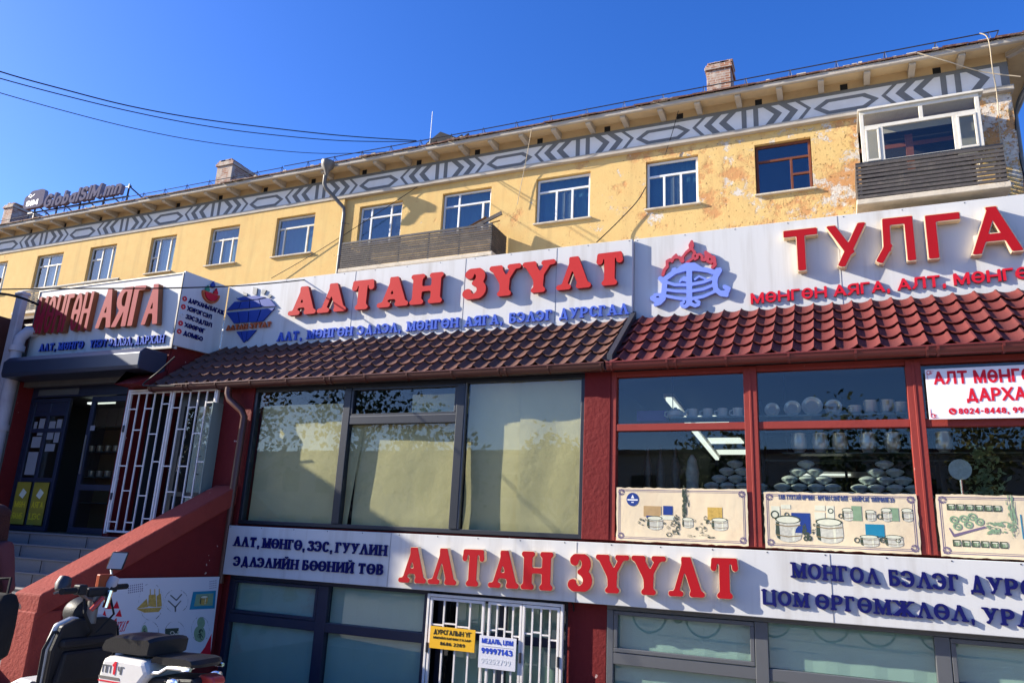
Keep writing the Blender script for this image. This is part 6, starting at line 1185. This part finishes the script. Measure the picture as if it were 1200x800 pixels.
u1 = Vector((.80, .60, 0)); mc = m1+Vector((.035, .01, .045)); b = MB(); b.obox(mc, u1*.055, Vector((0, .0, 1))*.062+u1*.012, Vector((-.6, .8, 0))*.012); b.build('mirror_shell', 'blackplastic', mo, bevel=.018)
b = MB(); b.obox(mc+Vector((.6, -.8, 0))*.0125, u1*.047, Vector((0, 0, 1))*.054+u1*.012, Vector((-.6, .8, 0))*.002); b.build('mirror_face', 'mirror', mo)
b = MB(); c_ = m0+Vector((0, 0, .0)); b.lathe([(0, -.045), (.03, -.035), (.042, 0), (.035, .05), (0, .06)], c_, 14, 0, (.2, .3, 1)); b.build('reservoir', 'pipe', hbo, smooth=True)
b = MB(); c_ = hb+Vector((-.12, -.16, .08)); b.lathe([(0, -.05), (.035, -.04), (.05, 0), (.04, .05), (0, .06)], c_, 14, 0, (-.3, .5, 1)); b.build('hand_guard', 'steel', hbo, smooth=True)
b = MB(); c_ = hb+Vector((-.06, .10, .10)); b.box(c_.x-.02, c_.x+.02, c_.y-.05, c_.y+.05, c_.z-.04, c_.z+.05); b.build('amber_reflector', 'amber', t, bevel=.008)
b = MB(); b.tube([F_(.0, -.1, .24), F_(-.05, -.26, .01)], .012, 7); b.build('kickstand', 'steel', t, smooth=True)

# ================================================================== PERSON
def skin_body(name, m_, parent, verts, edges, radii, sub=2, root=0):
    me = bpy.data.meshes.new(name); me.from_pydata([tuple(v) for v in verts], edges, []); me.materials.append(MT[m_]); o = bpy.data.objects.new(name, me); COL.objects.link(o)
    if parent is not None: o.parent = parent
    md = o.modifiers.new('skin', 'SKIN'); md.use_smooth_shade = True
    for i, r in enumerate(radii): me.skin_vertices[0].data[i].radius = (r, r) if isinstance(r, (int, float)) else r; me.skin_vertices[0].data[i].use_root = (i == root)
    s_ = o.modifiers.new('subdivision', 'SUBSURF'); s_.levels = sub; s_.render_levels = sub; return o
pe = thing('person', 'long haired person in dusky red jacket with black bag, seen from behind', 'person', (-6.515, 4.2, 0)); pe.rotation_euler.z = math.radians(8)
Vb, Eb, Rb = [], [], []
def chain(pts, rs, start=None):
    prev = start
    for p, r in zip(pts, rs):
        Vb.append(p); Rb.append(r); i = len(Vb)-1
        if prev is not None: Eb.append((prev, i))
        prev = i
    return prev
pv = chain([(0, 0, .93)], [(.15, .12)]); ch_ = chain([(0, 0, 1.1), (0, -.01, 1.28)], [(.125, .10), (.15, .11)], pv); nk = chain([(0, 0, 1.40), (0, .01, 1.46), (0, .02, 1.53), (0, .015, 1.60)], [(.07, .07), .05, (.075, .09), (.078, .095)], ch_); chain([(0, .105, 1.535)], [.018], nk-1)
for sx in (-1, 1):
    hp = chain([(.09*sx, 0, .86), (.10*sx, .03*sx, .48), (.105*sx, -.02-.06*sx, .10), (.11*sx, .09-.06*sx, .045)], [.10, .065, .045, .04], pv)
    ex = (.24*sx, .0, 1.12); wr = (.27*sx, .10, .93) if sx < 0 else (.25, .05, .96)
    wi = chain([(.17*sx, -.01, 1.35), ex, wr], [.06, .045, .032], ch_); hd_ = chain([(wr[0]+.01*sx, wr[1]+.05, wr[2]-.03)], [.034], wi)
    for k in range(4): x = wr[0]+(.03-.02*k)*sx; chain([(x, wr[1]+.10, wr[2]-.05-.004*k), (x, wr[1]+.125-.006*abs(k-1.5), wr[2]-.085)], [.011, .009], hd_)
    chain([(wr[0]-.04*sx, wr[1]+.06, wr[2]-.05), (wr[0]-.045*sx, wr[1]+.09, wr[2]-.075)], [.012, .010], wi)
skin_body('body', 'skin', pe, Vb, Eb, Rb)
Vb, Eb, Rb = [], [], []
pv = chain([(0, 0, .90)], [(.19, .15)]); ch_ = chain([(0, 0, 1.1), (0, -.01, 1.27), (0, 0, 1.39)], [(.165, .13), (.185, .14), (.10, .09)], pv)
for sx in (-1, 1): chain([(.18*sx, -.01, 1.345), (.245*sx, .0, 1.12), ((.27, .09, .96) if sx < 0 else (.262, .04, 1.0))] if sx > 0 else [(-.18, -.01, 1.345), (-.245, 0, 1.12), (-.27, .09, .96)], [.085, .066, .055], ch_-1)
skin_body('jacket', 'pinkcloth', pe, Vb, Eb, Rb)
Vb, Eb, Rb = [], [], []
pv = chain([(0, 0, .90)], [(.17, .14)])
for sx in (-1, 1): chain([(.095*sx, 0, .82), (.10*sx, .03*sx, .48), (.105*sx, -.02-.06*sx, .13)], [.115, .08, .065], pv)
skin_body('trousers', 'jeans', pe, Vb, Eb, Rb)
b = MB()
for sx in (-1, 1): b.lathe([(0, -.02), (.045, -.02), (.05, .02), (.045, .05), (0, .06)], (-6.515+.11*sx, 4.2+.05-.06*sx, .02), 12)
b.build('shoe', 'blackcloth', pe, smooth=True)
# hair: cap over the skull and long falling locks
b = MB(); hr = random.Random(3); hc = Vector((-6.515, 4.215, 1.585)); vs = []; fs = []; nr, ns = 12, 22
for j in range(nr+1):
    a = PI*.5-PI*.62*j/nr
    for i in range(ns): th = 2*PI*i/ns; fr_ = max(0, math.sin(th)); lim = a if fr_ < .5 else max(a, .35); vs.append(hc+Vector((.098*math.cos(lim)*math.cos(th), .118*math.cos(lim)*math.sin(th), .118*math.sin(lim))))
for j in range(nr):
    for i in range(ns): fs.append((j*ns+i, j*ns+(i+1) % ns, (j+1)*ns+(i+1) % ns, (j+1)*ns+i))
b.add(vs, fs)
for k in range(170):
    th = PI+hr.uniform(-.45, PI+.45); x, y_ = .095*math.cos(th), .10*math.sin(th); L_ = hr.uniform(.40, .66); sw = hr.uniform(-.07, .15)
    pts = [hc+Vector((x*.9, y_*.95, .02)), hc+Vector((x*1.15, y_*1.1-.01, -.14)), hc+Vector((x*1.35+sw*.4, y_*1.2-.06, -.14-L_*.4)), hc+Vector((x*1.3+sw+.015*hr.uniform(-1, 1), y_*1.1-.075, -.14-L_*.8)), hc+Vector((x*1.2+sw*1.3, y_*1.0-.07, -.14-L_))]
    b.tube(pts, [.022, .024, .022, .016, .004], 6)
for k in range(45):
    x = hr.uniform(.075, .10); e_ = hr.uniform(.13, .205); L_ = hr.uniform(.36, .60); y_ = hr.uniform(-.09, .02)
    b.tube([hc+Vector((x*.8, y_, .02)), hc+Vector((x*1.2, y_-.01, -.12)), hc+Vector((e_*.9, y_-.05, -.14-L_*.3)), hc+Vector((e_*1.08, y_-.075, -.14-L_*.65)), hc+Vector((e_*.95, y_-.07, -.14-L_))], [.02, .023, .024, .019, .004], 6)
hro = b.build('hair', 'hair', pe, smooth=True)
b = MB()
for k in range(5): b.obox(hc+Vector((.055-.012*k, -.112, -.02-.006*k)), (.004, 0, 0), (0, .006, 0), (0, 0, .02))
b.build('hair_clip', 'chrome', pe)
b = MB(); prof = [(-.17, .0), (-.15, -.03), (.14, -.035), (.20, .0), (.215, .2), (.205, .40), (.16, .455), (-.12, .455), (-.18, .41), (-.19, .2)]
N = 7; vs = []; fs = []; n = len(prof); bc = Vector((-6.06, 4.05, .58))
for j in range(N): q = -1+2*j/(N-1); k = 1-.22*abs(q)**3; vs += [bc+Vector((p[0]*k, .085*q, .22+(p[1]-.22)*k)) for p in prof]
for j in range(N-1):
    for i in range(n): fs.append((j*n+i, j*n+(i+1) % n, (j+1)*n+(i+1) % n, (j+1)*n+i))
fs += [tuple(range(n)), tuple(range((N-1)*n, N*n))[::-1]]; b.add(vs, fs)
bg = thing('shoulder_bag', 'soft black bag hanging from the arm of the person at the left edge', 'bag', (-6.06, 4.05, .545)); b.build('bag_body', 'blackcloth', bg, smooth=True)
MB().tube([bc+Vector((-.12, 0, .45)), bc+Vector((-.06, .03, .55)), bc+Vector((.05, .05, .56)), bc+Vector((.12, 0, .45))], .012, 6).build('strap', 'blackcloth', bg, smooth=True)

# ================================================================== BEHIND THE CAMERA: what the shop glass mirrors
def bicycle(x, y, label, rot):
    t = thing('bicycle', label, 'bicycle', (x, y, 0), 'bicycles parked across the pavement')
    for sx in (-.52, .52):
        w_ = MB(); pr = [(.325+.022*math.cos(a), .022*math.sin(a)) for a in [2*PI*i/8 for i in range(9)]]; w_.lathe(pr, (x+sx, y, .347), 32, 0, (0, 1, 0)); wo = w_.build('wheel', 'rubber', t, smooth=True)
        s_ = MB()
        for k in range(12): a = k*PI/6; s_.tube([(x+sx, y, .347), (x+sx+.31*math.cos(a), y, .347+.31*math.sin(a))], .003, 4)
        s_.lathe([(.02, -.04), (.03, -.03), (.03, .03), (.02, .04)], (x+sx, y, .347), 10, 0, (0, 1, 0)); s_.build('spokes', 'zinc', wo)
    f = MB(); bb = (x+.03, y, .32); hd0 = (x-.36, y, .80); st_ = (x+.2, y, .84)
    for a, b_ in ((bb, hd0), (bb, st_), ((x-.34, y, .86), st_), (bb, (x+.52, y, .347)), (st_, (x+.52, y, .347)), ((x-.34, y, .92), (x-.52, y, .347))): f.tube([a, b_], .02, 8)
    f.lathe([(.0, -.01), (.1, -.01), (.1, .01), (0, .01)], (x+.03, y-.06, .32), 18, 0, (0, 1, 0)); f.build('frame', 'steel', t, smooth=True)
    MB().tube([(x-.34, y, .92), (x-.33, y, 1.02)], .016, 8).tube([(x-.28, y-.3, 1.05), (x-.36, y, 1.02), (x-.28, y+.3, 1.05)], .014, 8).build('handlebar', 'zinc', t, smooth=True)
    MB().tube([(x+.12, y, .97), (x+.2, y, .98), (x+.34, y, 1.0)], [.025, .05, .07], 8).tube([st_, (x+.22, y, .97)], .014, 8).build('saddle', 'leather', t, smooth=True)
bicycle(-3.1, .75, 'black bicycle mirrored in the grey framed basement pane beside the red pillar', 0); bicycle(-.9, -.55, 'black bicycle mirrored in the middle grey framed basement pane', 0); bicycle(.95, -.6, 'black bicycle mirrored in the right-hand grey framed basement pane', 0)
def tree(x, y, h, cr, label, lm, sd, n=1500):
    q = random.Random(sd); t = thing('street_tree', label, 'tree', (x, y, 0), 'trees mirrored in the shop windows'); b = MB(); top = Vector((x+q.uniform(-.3, .3), y+q.uniform(-.3, .3), h*.75)); base = Vector((x, y, -.12)); mid = base.lerp(top, .5)+Vector((q.uniform(-.15, .15), q.uniform(-.15, .15), 0))
    b.tube([base, mid, top], [.16, .11, .04], 9); tips = []
    for k in range(13):
        a = q.uniform(0, 2*PI); z0 = h*q.uniform(.28, .7); s0 = base.lerp(top, z0/(h*.75)); L_ = cr*q.uniform(.55, 1.)*(1.15-z0/h); e = s0+Vector((math.cos(a)*L_, math.sin(a)*L_, h*q.uniform(.08, .25))); b.tube([s0, s0.lerp(e, .5)+Vector((0, 0, .12)), e], [.055, .035, .012], 6); tips += [e, s0.lerp(e, .6), e+Vector((0, 0, h*.1))]
    tips += [top, top+Vector((0, 0, h*.15))]; b.build('trunk', 'bark', t, smooth=True); c = MB(); cl = [(p, q.uniform(.35, .85)*cr*.5) for p in tips]
    for i in range(n):
        p, r = cl[q.randrange(len(cl))]; d = Vector((q.gauss(0, 1), q.gauss(0, 1), q.gauss(0, .8))).normalized()*r*q.random()**.45; o_ = p+d; u_ = Vector((q.uniform(-1, 1), q.uniform(-1, 1), q.uniform(-1, 1))).normalized(); v_ = u_.cross(Vector((q.uniform(-1, 1), q.uniform(-1, 1), q.uniform(-1, 1)))).normalized(); s_ = q.uniform(.07, .15)
        c.quad(o_-u_*s_, o_+v_*s_*.6, o_+u_*s_, o_-v_*s_*.6)
    c.build('crown', lm, t)
TL = [(-26, -8, 8.5, 3.2, 'leaf'), (-21.5, -7, 8., 3., 'leaf2'), (-17.5, -8.5, 8.5, 3.2, 'leaf'), (-13.5, -7.5, 6.6, 2.4, 'leaf'), (-9, -9, 5.2, 2.2, 'leaf2'), (-4.5, -16, 7., 2.6, 'leaf'), (.5, -16, 7.5, 2.8, 'leaf'), (4.5, -15.5, 7, 2.6, 'leaf2'), (9, -17, 8, 3, 'leaf')]
for i, (x, y, h, cr, lm) in enumerate(TL): tree(x, y, h, cr, f'leafy roadside tree behind the viewer, {["first", "second", "third", "fourth", "fifth", "sixth", "seventh", "eighth", "last"][i]} from the left along the street', lm, 20+i)
ob = thing('street_building', 'long pale low building across the street behind the viewer', 'building', (-15, -30, 0)); m = MB(); hs_w = [(x, x+1.6, z, z+1.5) for x in range(-48, 24, 3) for z in (1.2, 4.4)]; holed_wall(m, -50, 25, 0, 7.2, 0, hs_w, .2); m.v = [(x, -30-y, z) for x, y, z in m.v]; m.box(-50, 25, -40, -30.25, 0, 7.2); m.build('wall', 'farwall', ob); m = MB()
for a, b_, c, d_ in hs_w: m.box(a, b_, -30.24, -30.2, c, d_)
m.build('window_glass', 'darkroom', ob); MB().box(-50.3, 25.3, -40.3, -29.7, 7.2, 7.45).build('roof', 'rust', ob)
